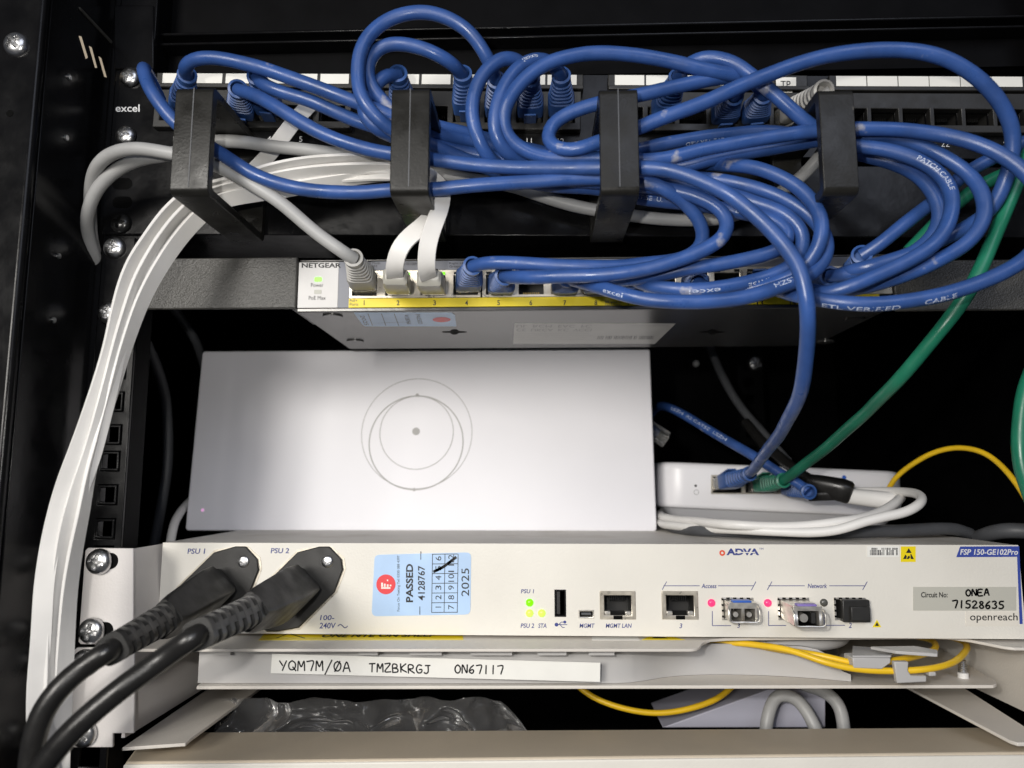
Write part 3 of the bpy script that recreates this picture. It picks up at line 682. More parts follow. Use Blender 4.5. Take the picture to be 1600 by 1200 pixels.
MB().box(x0+5, x1-.4, AY-6.5, AY-4.05, z0+.4, z1-3).obj('grip', 'plastic', dc, bevel=.5)
for px, py, m in ((827.5, 941.5, 'ledg'), (827.5, 958, 'ledy'), (846.5, 958, 'ledy'), (1111.5, 942, 'ledp'), (1199.5, 942, 'ledp'), (1287, 941.5, 'ledoff')):
    c = A(px, py); MB().tube([c+Vector((0, 1, 0)), c+Vector((0, -.4, 0)), c+Vector((0, -1.0, 0)), c+Vector((0, -1.3, 0))], lambda t: (1.85, 1.85, 1.3, .5)[min(3, int(t*3+.5))], 20).obj('lamp', m, au, smooth=True)
# blue printing
mb = MB()
for s_, a, b, c, d in (('PSU 1', 293, 857, 321, 865.3), ('PSU 2', 423, 856.3, 451.5, 864.5), ('100-', 500, 961, 522.5, 969), ('240V', 499, 973, 525, 982), ('PSU 1', 814, 920.5, 834.5, 927), ('PSU 2', 813.5, 974, 834.5, 981),
        ('STA', 841, 974, 854, 981), ('MGMT', 905.5, 974.2, 929, 981), ('MGMT LAN', 946.5, 974.2, 987, 981), ('Access', 1096, 912, 1119.5, 919), ('Network', 1262, 912, 1292, 919)):
    txt(mb, s_, a, b, c, d, AY, shear=.14, bold=.014)
for s_, a, b, c, d in (('3', 1061.5, 974, 1066, 981.5), ('3', 1152, 974, 1156, 981), ('2', 1326, 973, 1330.5, 981)): txt(mb, s_, a, b, c, d, AY, shear=.14, bold=.014)
def ln(*pts, w=.32): mb.stroke([A(x, y, .12) for x, y in pts], w)
for p in (((1037, 915.3), (1093, 915.3)), ((1122, 915.3), (1177, 915.3)), ((1035, 921), (1041.5, 909)), ((1174, 922), (1181, 909)), ((1201, 915.3), (1257, 915.3)), ((1296, 915.3), (1352, 915.3)), ((1199, 921.5), (1206, 909)), ((1348, 921.5), (1355, 909)),
          ((1113, 955), (1113, 977.6)), ((1113.5, 977.6), (1142, 977.6)), ((1201, 955), (1201, 977.3)), ((1201.5, 977.3), (1228, 977.3)), ((1288, 957), (1288, 977)), ((1288.5, 977), (1320, 977)),
          ((868, 976), (886, 976)), ((873, 976), (877, 972)), ((877, 972), (881, 972)), ((875, 976), (879, 980.5)), ((879, 980.5), (882, 980.5))): ln(*p)
ln(*[(528+15*t/12, 978.3-2.6*math.sin(2*math.pi*t/12)) for t in range(13)], w=.4)
mb.disc(A(869.5, 976, .16), .9).disc(A(882.5, 972, .16), .7)
txt(mb, 'ADVA', 1135, 857, 1186, 867.5, AY, bold=.045); txt(mb, 'TM', 1186, 856, 1192.5, 859, AY)
mb.obj('lettering', 'inkb', face)
MB().rpx(1148, 862.5, 1180, 864, AY-.16, .03).obj('emblem_stripe', 'cream', face)
MB().ring(A(1128.5, 864, .15), 1.0, .8, 24).obj('round_emblem', 'redo', face)
bd = MB().px([(1494.5, 870.5), (1500.5, 854), (1592.5, 853.5), (1598, 975), (1593.5, 975), (1589.5, 870)], AY-.2, .19).obj('model_badge', 'bluep', face)
mb = MB(); txt(mb, 'FSP 150-GE102Pro', 1500, 858, 1590.5, 867, AY-.2, bold=.02, shear=.15); mb.obj('lettering', 'inkw', bd)
cl = MB().rpx(1427, 917, 1588, 954, AY-.2, .19).obj('circuit_label', 'paperd', face)
mb = MB(); txt(mb, 'Circuit No:', 1439, 925, 1480.5, 933.5, AY-.2, bold=.02); mb.obj('lettering', 'inkk', cl)
mb = MB(); hand(mb, 'ONEA', 1509, 921, 1545, 931, AY-.2, .75, -.03); hand(mb, '71528635', 1488, 938, 1568.5, 949.5, AY-.2, .75, .02); mb.obj('handwriting', 'inkk', cl)
ol = MB().rpx(1509, 955.5, 1592, 978, AY-.2, .19).obj('name_label', mat('cream_label', (.76, .72, .64, 1), .4), face)
mb = MB(); txt(mb, 'openreach', 1515.5, 958, 1590, 973, AY-.2, bold=.006); mb.obj('lettering', 'inkk', ol)
cb = MB().rpx(1355, 853.5, 1405, 870.5, AY-.2, .19).obj('code_label', 'paper', face)
mb = MB(); x = 1359.5
while x < 1401:
    wd = random.choice((.9, .9, 1.6, 2.2))
    for ya, yb in ((856, 859), (859.3, 862.5), (862.8, 867.5)):
        if random.random() < .72: mb.rpx(x, ya, x+wd, yb, AY-.26, .05)
    x += wd+random.choice((.7, .8, 1.3))
mb.obj('printed_bars', 'inkg', cb)
ed = MB().rpx(1407.8, 853.8, 1430.8, 878, AY-.2, .19).obj('static_warning_label', 'yellowp', face)
mb = MB().px([(1420, 856.5), (1424.5, 864), (1415.5, 864)], AY-.26, .05).px([(1411, 873.5), (1414.5, 866.5), (1417, 869), (1416, 873.5)], AY-.26, .05).px([(1416.7, 873.5), (1418.5, 869.5), (1421, 868), (1422, 871), (1420, 873.5)], AY-.26, .05).px([(1422.5, 866), (1424, 866), (1428, 873.5), (1423, 873.5)], AY-.26, .05)
mb.obj('warning_symbol', 'inkk', ed)
lt_ = MB().px([(1370.3, 968.5), (1377, 980), (1363.5, 980)], AY-.2, .19).obj('laser_label', 'yellowp', face)
MB().px([(1370.3, 972), (1373.6, 978), (1367, 978)], AY-.26, .05).obj('warning_symbol', 'inkk', lt_)
# the light blue test sticker
pts = []
for (cx, cy), (ax_, ay_), (bx, by) in (((585, 867), (0, 8), (8, -.2)), ((736, 863), (-8, .2), (0, 8)), ((735, 960), (0, -8), (-8, .2)), ((581, 963), (8, -.2), (0, -8))):
    for t in (0, .33, .67, 1): pts.append((cx+ax_*(1-t)**2+bx*t**2, cy+ay_*(1-t)**2+by*t**2))
ts = MB().px(pts, AY-.3, .28).obj('test_sticker', 'sticker', face)
Y2 = AY-.3
mb = MB(); txt(mb, 'PASSED', 634.3, 881, 645.5, 941, Y2, rot=90, bold=.03); txt(mb, '4128767', 653, 884, 664, 938, Y2, rot=90, bold=.015); txt(mb, '2025', 721, 888, 733, 931.5, Y2, rot=90); txt(mb, 'Focus On Testing Tel: 0330 088 4397', 620.5, 868, 625.5, 955, Y2, rot=90)
for k in range(6):
    yc = 948.5-15.2*k
    txt(mb, str(k+1), 680.5, yc-(.6 if k == 0 else 3.4), 689.5, yc+(.6 if k == 0 else 3.4), Y2, rot=90)
    q = 3.4 if k < 3 else 6
    txt(mb, str(k+7), 700.5, yc-q, 709.5, yc+q, Y2, rot=90)
for a, b in (((656, 960), (656, 948)), ((657.5, 874), (657.5, 862))): mb.stroke([P(*a, Y2-.12), P(*b, Y2-.12)], .35)
mb.obj('lettering', 'inkk', ts)
mb = MB()
for x in (675, 694.5, 715): mb.stroke([P(x-.6, 957, Y2-.1), P(x+.8, 866, Y2-.1)], .3)
for k in range(7): mb.stroke([P(675.2, 957-15.17*k, Y2-.15), P(714.8, 956.6-15.17*k, Y2-.15)], .3)
mb.obj('printed_grid', 'inkk', ts)
MB().stroke(smooth_path(spline([P(678, 893, Y2-.3), P(692, 886, Y2-.3), P(712, 871, Y2-.3)], .5)), 1.3).obj('pen_mark', 'inkk', ts)
rd = MB().disc(P(603, 913, Y2-.12), 4.75, 32).obj('round_emblem', 'red', ts)
mb = MB()
for a in ((595.5, 917.5, 610, 920), (595.5, 910.5, 598.5, 917), (600, 912, 602.5, 917), (604.5, 913, 607, 917), (604.5, 905.5, 606.5, 908), (609, 913.5, 611.5, 916)): mb.rpx(*a, Y2-.2, .06)
mb.obj('emblem_letter', 'paper', rd)
# inlets
for k, (cx, cy) in enumerate(((336, 921), (467, 921))):
    c = A(cx, cy); u_, v_ = Vector((.707, 0, .707)), Vector((-.707, 0, .707))
    out = [(29.5, 4), (26, 8), (14, 12.5), (-14, 12.5), (-26, 8), (-29.5, 4), (-29.5, -4), (-26, -8), (-14, -12.5), (14, -12.5), (26, -8), (29.5, -4)]
    out = [(a*.86, b*1.08) for a, b in out]
    clip = lambda p: Vector((p.x, p.y, max(AZ0+1.2, min(AZ1-1.6, p.z))))
    il = MB().prism([clip(c+u_*a+v_*b)+Vector((0, -1.6, 0)) for a, b in out], (0, 1.59, 0)).obj('power_inlet', 'plastic', au, bevel=.5)
    MB().prism([clip(c+u_*a*1.05+v_*b*1.07)+Vector((0, -.35, 0)) for a, b in out], (0, .33, 0)).obj('inlet_rim', 'portmetal', il)
    screw(A((380.5, 511.5)[k], 877.5, 1.5), 3.0, 'screw', il, m='steel', h=1.1)
    screw(A((292, 423)[k], 964, 1.5), 3.0, 'screw', il, m='steel', h=1.1)

# ================================================================== power cords
def cord(label, S, E_, tail):
    S, E_ = Vector(S), Vector(E_); root = thing('power_cord', label, 'power cord', S, 'power cords in the two inlets')
    ax = (E_-S).normalized(); L = (E_-S).length; up = Vector((-.707, 0, .707))
    secs = [(1.0, 8.8, 6.8, .96), (8, 8.8, 7.0, .96), (8.6, 10.8, 8.6, .96), (20, 11.0, 8.8, .95), (L*.30, 10.0, 8.4, .94), (L*.55, 7.2, 7.0, .92), (L*.60, 6.6, 6.2, .8)]
    body = MB().sweep(loft_box(S, ax, up, secs, 28)).obj('connector', 'plastic', root, smooth=True, ang=35)
    rl = MB(); secs = []
    n = 6; a, b = L*.60, L*1.0
    for k in range(n):
        d0 = a+(b-a)*k/n; d1 = a+(b-a)*(k+.52)/n; d2 = a+(b-a)*(k+.56)/n; d3 = a+(b-a)*(k+.97)/n; r = 6.4-1.1*k/n
        secs += [(d0, r, r, .55), (d1, r, r, .55), (d2, r*.66, r*.66, .4), (d3, r*.66, r*.66, .4)]
    secs += [(b, 5.6, 5.6, .5), (b+3, 5.4, 5.4, .5), (b+3.1, 3.6, 3.6, 0)]
    eye = -(S+E_)/2; eye = (eye-ax*eye.dot(ax)).normalized()
    rl.sweep(loft_box(S, ax, eye, secs, 24)); st = rl.obj('strain_relief', 'plastic', root, smooth=True, ang=30)
    rt = ax.cross(eye).normalized(); u2 = eye
    sp = MB()
    for w_ in (rt, u2):
        sp.sweep([[S+ax*d+w_*rr*sx+(u2 if w_ is rt else rt)*1.3*sy for sx, sy in ((-1, -1), (1, -1), (1, 1), (-1, 1))] for d, rr in ((a, 6.3), (b+1, 5.3))])
    sp.obj('rib_spine', 'plastic', st)
    pts = [E_-ax*4, E_+ax*6]+[P(*t) for t in tail]
    MB().tube(smooth_path(spline(pts), 4), 3.9, 18).obj('jacket', 'rubber', root, smooth=True)
cord('black power cord plugged in the upper inlet nearest the cabinet pillar', A(336, 921, 1.7), P(182, 1010, 274), [(140, 1035, 268), (100, 1068, 264), (68, 1110, 262), (52, 1160, 262), (46, 1230, 262), (46, 1300, 262)])
cord('black power cord plugged in the inlet beside the light blue test sticker', A(467, 921, 1.7), P(316, 989, 266), [(262, 1024, 262), (200, 1068, 257), (150, 1108, 254), (105, 1150, 252), (62, 1205, 252), (25, 1270, 252)])
# ================================================================== fibre shelf under the access unit
fs = thing('fibre_shelf', 'off white two-deck shelf holding a grey fibre tray with a handwritten strip', 'shelf', (0, 400, -117))
ZU, ZL = -75.4, -94.0
def deck(pts, z, th, name, parent, m='offwhite', **kw):
    return MB().prism([PZ(a, b, z) if isinstance(b, (int, float)) and b < 5000 else Vector((a, b-5000, z)) for a, b in pts], (0, 0, -th)).obj(name, m, parent, **kw)
up = deck([(214, 1014), (1080, 1014), (1088, 1013), (1094, 1010), (1096, 1006), (1100, 1003), (1110, 999), (1135, 997.2), (1170, 996.5), (1455, 994.3), (1485, 995.5), (1515, 999.5), (1545, 1005.5), (1568, 1010), (1585, 1012), (1640, 1012), (240, 5470), (-186, 5470)], ZU, 1.3, 'upper_deck', fs, bevel=.25)
MB().prism([PZ(a, b, ZU+.12) for a, b in ((404, 1000), (724, 999.5), (722, 988), (415, 988))], (0, 0, -.11)).obj('warning_label', 'yellowp', up)
mb = MB(); UPN = Vector((0, 0, 1)); O = PZ(500, 996, ZU+.15)
textq(mb, 'ONE NTE ON SHELF', O, PZ(678, 995, ZU+.15)-O, Vector((0, 8, 0)), n=UPN, lift=.06, bold=.03)
for q in (((432, 997), (450, 990)), ((452, 990), (476, 997))): mb.stroke([PZ(*p, ZU+.22) for p in q], .9, UPN)
mb.obj('lettering', 'inkk', up)
MB().prism([PZ(a, b, ZU+.12) for a, b in ((925, 1000), (1000, 1000), (990, 988), (925, 988))], (0, 0, -.11)).obj('label', 'paper', up)
MB().prism([PZ(a, b, ZU+.14) for a, b in ((1003, 999.5), (1070, 999.5), (1026, 989))], (0, 0, -.12)).obj('laser_label', 'yellowp', up)
MB().prism([PZ(a, b, ZU+.2) for a, b in ((1018, 997), (1044, 997), (1027, 993))], (0, 0, -.05)).obj('warning_symbol', 'inkk', up)
lo = deck([(307, 1072), (1552, 1070.5), (1557, 1068), (1556, 1064), (232, 5470), (-168, 5470)], ZL, 1.5, 'lower_deck', fs, bevel=.25)
# left bracket: ear, wall, flange
eb = MB().px([(120, 1012), (210, 1012), (209, 1146), (176, 1146), (176, 1168), (112, 1168), (107, 1163), (110, 1040), (113, 1018)], 343.6, 1.6).obj('bracket_ear', 'earwhite', fs, bevel=.4)
wx = P(193, 1090, 345).x
MB().box(wx, wx+1.6, 345.4, 470, -115.5, -77).obj('bracket_wall', 'earwhite', eb)
fl = [PZ(191, 1168, -117), PZ(290, 1161, -117), PZ(298, 1154, -117)]
MB().prism(fl+[Vector((fl[2].x+1, 470, -117)), Vector((wx, 470, -117))], (0, 0, -1.5)).obj('bracket_flange', 'offwhite', eb, bevel=.3)
for px, py in ((133, 1035), (131, 1146)): screw(P(px, py, 342.8), 6.0, 'screw', eb, ang=.6)
# right bracket
zr = -110
rf = [PZ(1640, 1160, zr), PZ(1590, 1160.5, zr), PZ(1578, 1157, zr)]
MB().prism(rf+[Vector((rf[2].x-4, 480, zr)), Vector((236, 480, zr))], (0, 0, -1.5)).obj('bracket_flange', 'offwhite', fs, bevel=.3)
MB().box(233, 234.6, 335, 480, zr+.1, -77).obj('bracket_wall', 'offwhite', fs)
# threaded stud on the lower deck
c = PZ(1505, 1059, ZL); st = MB().cyl(c, c+Vector((0, 0, 2.4)), 2.4, 20).obj('stud', 'white', fs, smooth=True)
pr = []
for k in range(15): pr += [c+Vector((0, 0, 2.4+k*.42))]
MB().tube(pr, lambda t: 1.95 if int(round(t*14)) % 2 else 1.65, 16).obj('stud_thread', 'steel', st)
# grey tray: front wall with a swept-in middle, floor, clips
tr = thing('fibre_tray', 'grey plastic fibre tray with a swept front wall, clips and a white name strip', 'tray', PZ(660, 1066, ZL+.2), None)
path = [PZ(a, b, ZL+.2) for a, b in ((309, 1067), (330, 1067.5), (600, 1067.5), (960, 1067.5), (984, 1066.5), (1010, 1063), (1035, 1058.5), (1065, 1055.5), (1100, 1054), (1160, 1054.2), (1230, 1057), (1280, 1060.5), (1330, 1065))]
path = [path[0]+Vector((0, 60, 0))]+path[:5]+smooth_path(spline(path[4:], 3), 2)[1:]
top = lambda p, i: Vector((p.x, p.y, ZL+14.6))
mb = MB(); rings = []
for i, p in enumerate(path):
    zt_ = ZL+14.6
    if i > len(path)-7: zt_ = ZL+(14.2, 13.6, 12, 8, 4.6, 3.4)[i-len(path)+6]
    rings.append([Vector((p.x, p.y, ZL+.2)), Vector((p.x, p.y, zt_)), Vector((p.x, p.y+2.2, zt_)), Vector((p.x, p.y+2.2, ZL+.2))])
mb.sweep(rings); wall_ = mb.obj('tray_wall', 'greytray', tr, smooth=True, ang=30)
MB().prism([PZ(330, 1062, ZL+.3), PZ(975, 1062, ZL+.3), PZ(1100, 1048, ZL+.3), PZ(1290, 1052, ZL+.3), PZ(1330, 1058, ZL+.3), Vector((150, 440, ZL+.3)), Vector((-160, 440, ZL+.3))], (0, 0, .8)).obj('tray_floor', 'greytray', tr)
for a, b in ((335, 360), (560, 590), (640, 690), (735, 800), (840, 885), (920, 960)):
    MB().prism([P(a, 1018, 352), P(b, 1018, 352), P(b, 1024, 352), P(a, 1024, 352)], (0, 6, 0)).obj('tray_clip', 'greytray', tr)
sp = path[2]
yv = P(700, 1050, sp.y-.35).y
ns = MB().px([(425, 1021.5), (938, 1035.5), (937.5, 1065.5), (423, 1052)], sp.y-.3, .28).obj('name_strip', 'paper', tr)
mb = MB(); hand(mb, 'YQM7M/0A', 437, 1032, 547, 1047, sp.y-.3, .62, .02); hand(mb, 'TMZBKRGJ', 577, 1036, 672, 1049, sp.y-.3, .62, .035); hand(mb, 'ON67117', 711, 1039, 786, 1052, sp.y-.3, .62, .01); mb.obj('handwriting', 'inkk', ns)
for pts, Y, dp in (([(1332, 1028), (1334, 1044), (1378, 1046), (1392, 1036), (1392, 1028)], 352, 10), ([(1397, 1034), (1402, 1068), (1448, 1066), (1448, 1056), (1424, 1056), (1419, 1048), (1420, 1034)], 350, 3), ([(1452, 1050), (1452, 1057), (1463, 1057), (1463, 1050)], 352, 4)):
    MB().px(pts, Y, dp).obj('tray_clip', 'greytray', tr, bevel=.5)
MB().prism([P(1332, 1027.6, 352), P(1392, 1027.6, 352), P(1402, 1017, 372), P(1332, 1012, 378)], (0, 0, .9)).obj('tray_clip', 'greytray', tr, bevel=.2)
MB().prism([P(1400, 1022, 350), P(1465, 1027, 345), P(1465, 1020, 347), P(1430, 1014, 362), P(1360, 1015, 362)], (0, 0, 1.4)).obj('clip_finger', 'greytray', tr, bevel=.3)
cc = Vector((128, 418, ZL+1.2)); MB().tube([cc+Vector((34*math.cos(a), 34*math.sin(a), 12)) for a in (2*math.pi*k/60 for k in range(60))], 3.2, 10, closed=True).obj('spool_rim', 'greytray', tr, smooth=True)
MB().cyl(cc, cc+Vector((0, 0, 11)), 31, 48).obj('spool', 'plastic', tr, smooth=True)
# yellow fibres coiled in the tray
def fibre(label, pts, r=1.5, group=None): return Cable('fibre_lead', label, pts, r, 'yellow', group, 'fibre lead', 10)
FG = 'yellow fibres coiled in the grey tray'
fibre('yellow fibre looping widest round the grey tray clips', [(1110, 1002, 385), (1180, 1007, 374), (1230, 1015, 364), (1290, 1035, 355), (1335, 1045, 353.5), (1400, 1049, 353.5), (1450, 1046, 353), (1485, 1036, 358), (1506, 1022, 372), (1511, 1010, 392), (1503, 1001, 410), (1480, 994, 425)], group=FG)
fibre('yellow fibre making the inner coil under the grey finger clip', [(1130, 998, 392), (1190, 1010, 378), (1250, 1020, 366), (1300, 1029, 360), (1340, 1037, 357), (1385, 1034, 358), (1420, 1028, 362), (1448, 1020, 372), (1462, 1010, 388), (1456, 1001, 405), (1430, 994, 425)], group=FG)
# ================================================================== unit at the bottom
bu = thing('bottom_unit', 'beige topped unit with a cream front lip filling the bottom edge', 'network unit', P(800, 1200, 360))
q = [P(195, 1191, 340), P(1720, 1174, 340), P(1720, 1135, 384), P(230, 1144, 384)]
MB().prism(q, (0, 0, -44)).obj('case', 'beige', bu, bevel=1.2, seg=3)
q2 = [P(195, 1190.4, 339.6), P(1720, 1174, 339.6)]
MB().prism([q2[0]+Vector((0, 0, -.8)), q2[1]+Vector((0, 0, -.8)), q2[1]+Vector((0, 0, -43)), q2[0]+Vector((0, 0, -43))], (0, -1.4, 0)).obj('front_plate', 'cream', bu, bevel=.6)
# things in the dark behind it
bg_ = MB(); N = 110; NY = 30
for j in range(NY+1):
    for i in range(N+1):
        u, v = i/N, j/NY; tip = min(1, max(0, (1-u)/.10))
        p = P(345+485*u, 1165-(95*v-20)*(.25+.75*tip)-14*(1-tip), 398+14*v)
        q = Vector((u*6, v*1.6, 2.2)); r1 = 1-abs(noise.noise(q))*2; r2 = 1-abs(noise.noise(q*2.7+Vector((3, 1, 0))))*2
        bg_.v.append(p+Vector((noise.noise(q*3)*1.5, -r1*8-r2*2.5, noise.noise(q*1.3)*5)))
for j in range(NY):
    for i in range(N): a = j*(N+1)+i; bg_.f.append([a, a+1, a+N+2, a+N+1])
o = bg_.obj('plastic_bag', 'bag', smooth=True, ang=180); tag(o, 'crumpled clear plastic bag tucked behind the beige topped unit', 'bag')
sl = MB().prism([P(1035, 1137, 425), P(1200, 1078, 425), P(1290, 1078, 425), P(1290, 1137, 425)], (0, 45, 0)).obj('pale_box', 'lav', bevel=.6); tag(sl, 'pale lavender box corner in the dark behind the beige topped unit', 'box')
fibre('yellow fibre sagging in the dark gap over the beige topped unit', [(880, 1050, 430), (920, 1085, 425), (960, 1103, 422), (1020, 1114, 420), (1080, 1107, 420), (1130, 1086, 424), (1165, 1050, 430)], 1.6)
Cable('grey_hose', 'thick pale grey lead arching before the lavender box', [(1196, 1190, 410), (1199, 1120, 412), (1215, 1085, 416), (1240, 1088, 412), (1265, 1120, 405), (1290, 1180, 400)], 3.3, 'grey', 'grey leads beside the lavender box', 'cable')
Cable('grey_hose', 'thick pale grey lead hanging between arch and black void', [(1255, 1070, 425), (1290, 1082, 418), (1310, 1100, 412), (1318, 1130, 410), (1318, 1190, 408)], 3.3, 'grey', 'grey leads beside the lavender box', 'cable')

# ================================================================== blue patch cables
BG = 'blue patch cables between patch panel and switch'
def pport(k): return rotm @ Vector((px_[k-1], 3, -.6))
def nport(k): return Vector((xx(nports[k-1]), 354, zz(447)))
DNV, UPV = (0, -.1, -1), (0, -.1, 1)
def lead(label, pts, a=None, b=None, m='blue', boot='blueboot', r=3.0, group=BG):
    c = Cable('patch_cable', label, pts, r, m, group, 'patch cable')
    if a: c.plug(pport(a) if a > 0 else nport(-a), DNV if a > 0 else UPV, 0, boot)
    if b: c.plug(pport(b) if b > 0 else nport(-b), DNV if b > 0 else UPV, 1, boot)
    return c
c1 = lead('blue cable bent sharply beside the white lettered ear, then lowest through three hooks', [(250, 158, 318), (236, 128, 312), (224, 104, 304), (226, 118, 298), (240, 148, 296), (268, 187, 297), (300, 213, 299), (334, 233, 301), (360, 250, 301), (400, 274, 301), (450, 291, 302), (500, 299, 302), (560, 301, 302), (610, 297, 300), (672, 296, 297), (740, 290, 297), (800, 285, 298), (870, 281, 299), (940, 279, 300), (1000, 283, 300), (1035, 295, 300), (1062, 312, 303), (1085, 335, 306), (1099, 360, 309), (1097, 383, 312), (1070, 402, 315), (1010, 412, 313), (950, 416, 309), (875, 416, 308), (800, 411, 310), (752, 412, 314), (738, 417, 318)], None, -4)
c2 = lead('blue cable arching first over the hook nearest the ear, later curving back low', [(292, 120, 313), (289, 104, 303), (303, 92, 299), (330, 90, 298), (400, 104, 298), (455, 122, 298), (507, 140, 298), (560, 160, 299), (612, 182, 303), (650, 200, 310), (690, 211, 320), (740, 222, 327), (800, 238, 330), (870, 250, 330), (940, 256, 327), (1000, 258, 322), (1060, 261, 318), (1100, 252, 315), (1150, 241, 314), (1200, 233, 313), (1275, 219, 310), (1340, 213, 305), (1400, 217, 303), (1437, 226, 302), (1475, 245, 300), (1512, 270, 297), (1533, 297, 294), (1540, 325, 292), (1530, 357, 292), (1505, 385, 293), (1465, 408, 296), (1425, 426, 298), (1375, 443, 302), (1325, 453, 307), (1280, 457, 313), (1258, 450, 320)], 1, None)
c3 = lead('blue cable leaving the bundle at the third hook and dropping to the small white box', [(372, 141, 312), (400, 150, 304), (452, 180, 300), (512, 213, 300), (562, 230, 300), (610, 240, 300), (672, 249, 298), (735, 257, 297), (800, 262, 297), (870, 263, 297), (935, 262, 295), (1000, 262, 291), (1040, 266, 288), (1072, 275, 286), (1100, 286, 285), (1137, 303, 283), (1170, 328, 281), (1200, 355, 279), (1227, 386, 277), (1246, 413, 275), (1256, 442, 274), (1262, 475, 275), (1263, 512, 280), (1260, 550, 287), (1253, 600, 300), (1240, 640, 318), (1220, 675, 348), (1200, 702, 382), (1181, 728, 418), (1169, 741, 440)], 3, None)
plug(DH(1124, 758, -3), c3.c[-1], (0, -.15, 1), c3.root)
c4 = lead('blue cable from the fourth patch port running just under the first arching cable', [(402, 122, 310), (416, 135, 304), (450, 147, 304), (482, 156, 304), (520, 173, 305), (560, 190, 307), (612, 206, 311), (672, 224, 318), (740, 241, 324), (800, 252, 325), (870, 258, 324), (940, 264, 322), (1000, 272, 320), (1060, 284, 316), (1110, 298, 312), (1150, 306, 309), (1185, 318, 307), (1210, 326, 305), (1236, 341, 303), (1254, 362, 302), (1256, 387, 302), (1240, 413, 302), (1200, 432, 302), (1150, 445, 302), (1110, 451, 302), (1070, 452, 303), (1030, 449, 307), (1000, 442, 314), (988, 436, 319)], 4, -9)
c5 = lead('blue cable making the tallest round loop above the panel', [(776, 128, 313), (765, 98, 301), (745, 62, 296), (715, 36, 295), (680, 21, 294), (648, 19, 294), (612, 28, 294), (583, 47, 294), (565, 73, 294), (559, 105, 294), (560, 133, 294), (566, 155, 294), (585, 180, 295), (612, 202, 300), (672, 226, 309), (735, 252, 317), (800, 277, 316), (860, 289, 314), (935, 295, 312), (1000, 309, 312), (1060, 317, 312), (1110, 322, 311), (1160, 333, 309), (1200, 340, 306), (1225, 352, 303), (1235, 367, 302), (1222, 387, 302), (1185, 400, 302), (1135, 411, 303), (1072, 421, 305), (1035, 429, 307), (985, 436, 311), (950, 437, 316), (934, 433, 319)], 10, -8)
c6 = lead('blue cable making the smaller loop nested inside the tallest loop', [(723, 118, 314), (705, 98, 303), (680, 82, 299), (650, 72, 298), (612, 69, 299), (590, 76, 300), (577, 92, 300), (574, 112, 301), (582, 137, 301), (597, 156, 303), (615, 172, 306), (672, 195, 317), (720, 207, 324), (780, 222, 331), (860, 240, 333), (940, 248, 333), (1000, 250, 331), (1060, 255, 328), (1100, 256, 324), (1135, 258, 313), (1172, 261, 306), (1210, 272, 301), (1247, 292, 297), (1272, 317, 294), (1285, 345, 292), (1283, 377, 292), (1267, 407, 294), (1240, 430, 297), (1200, 445, 301), (1150, 456, 306), (1110, 454, 313), (1090, 442, 319)], 9, -11)
c7 = lead('blue cable with a short tight bend behind the second hook, lowest over the yellow strip', [(622, 118, 312), (606, 115, 307), (592, 125, 305), (580, 143, 306), (568, 162, 299), (570, 184, 297), (587, 201, 299), (612, 213, 306), (672, 238, 318), (740, 254, 328), (800, 266, 331), (870, 272, 331), (940, 275, 329), (1000, 277, 325), (1060, 277, 319), (1100, 279, 315), (1135, 283, 312), (1172, 291, 309), (1210, 304, 306), (1242, 320, 304), (1272, 343, 302), (1290, 370, 299), (1292, 395, 297), (1274, 424, 295), (1240, 441, 293), (1197, 456, 292), (1160, 466, 291), (1085, 472, 291), (1010, 467, 293), (962, 456, 298), (925, 446, 307), (898, 438, 315), (886, 434, 319)], 7, -7)
c8 = lead('blue cable whose loop hangs first after the second hook, ending in the fifth switch port', [(829, 126, 312), (820, 103, 301), (800, 89, 296), (772, 98, 293), (749, 125, 292), (738, 162, 292), (742, 200, 293), (758, 239, 297), (775, 258, 304), (800, 270, 308), (870, 279, 308), (940, 286, 306), (1000, 291, 305), (1040, 296, 302), (1080, 304, 300), (1110, 317, 299), (1130, 332, 298), (1138, 350, 297), (1130, 372, 296), (1100, 391, 296), (1055, 408, 297), (1010, 420, 298), (960, 427, 299), (880, 432, 302), (830, 434, 307), (800, 433, 313), (788, 432, 318)], 11, -5)
c9 = lead('blue cable printed with pale words at its loop above the twelfth port', [(877, 121, 312), (868, 104, 302), (848, 93, 298), (825, 96, 295), (805, 110, 293), (785, 140, 292), (773, 178, 292), (774, 215, 293), (790, 239, 297), (815, 252, 304), (870, 252, 312), (940, 243, 319), (1000, 233, 322), (1050, 222, 322), (1100, 213, 322), (1150, 208, 321), (1200, 206, 320), (1275, 216, 318), (1340, 240, 318), (1387, 252, 314), (1430, 271, 309), (1456, 298, 305), (1470, 330, 303), (1462, 365, 303), (1430, 393, 304), (1390, 412, 306), (1350, 424, 310), (1310, 430, 316), (1296, 432, 320)], 12, -15)
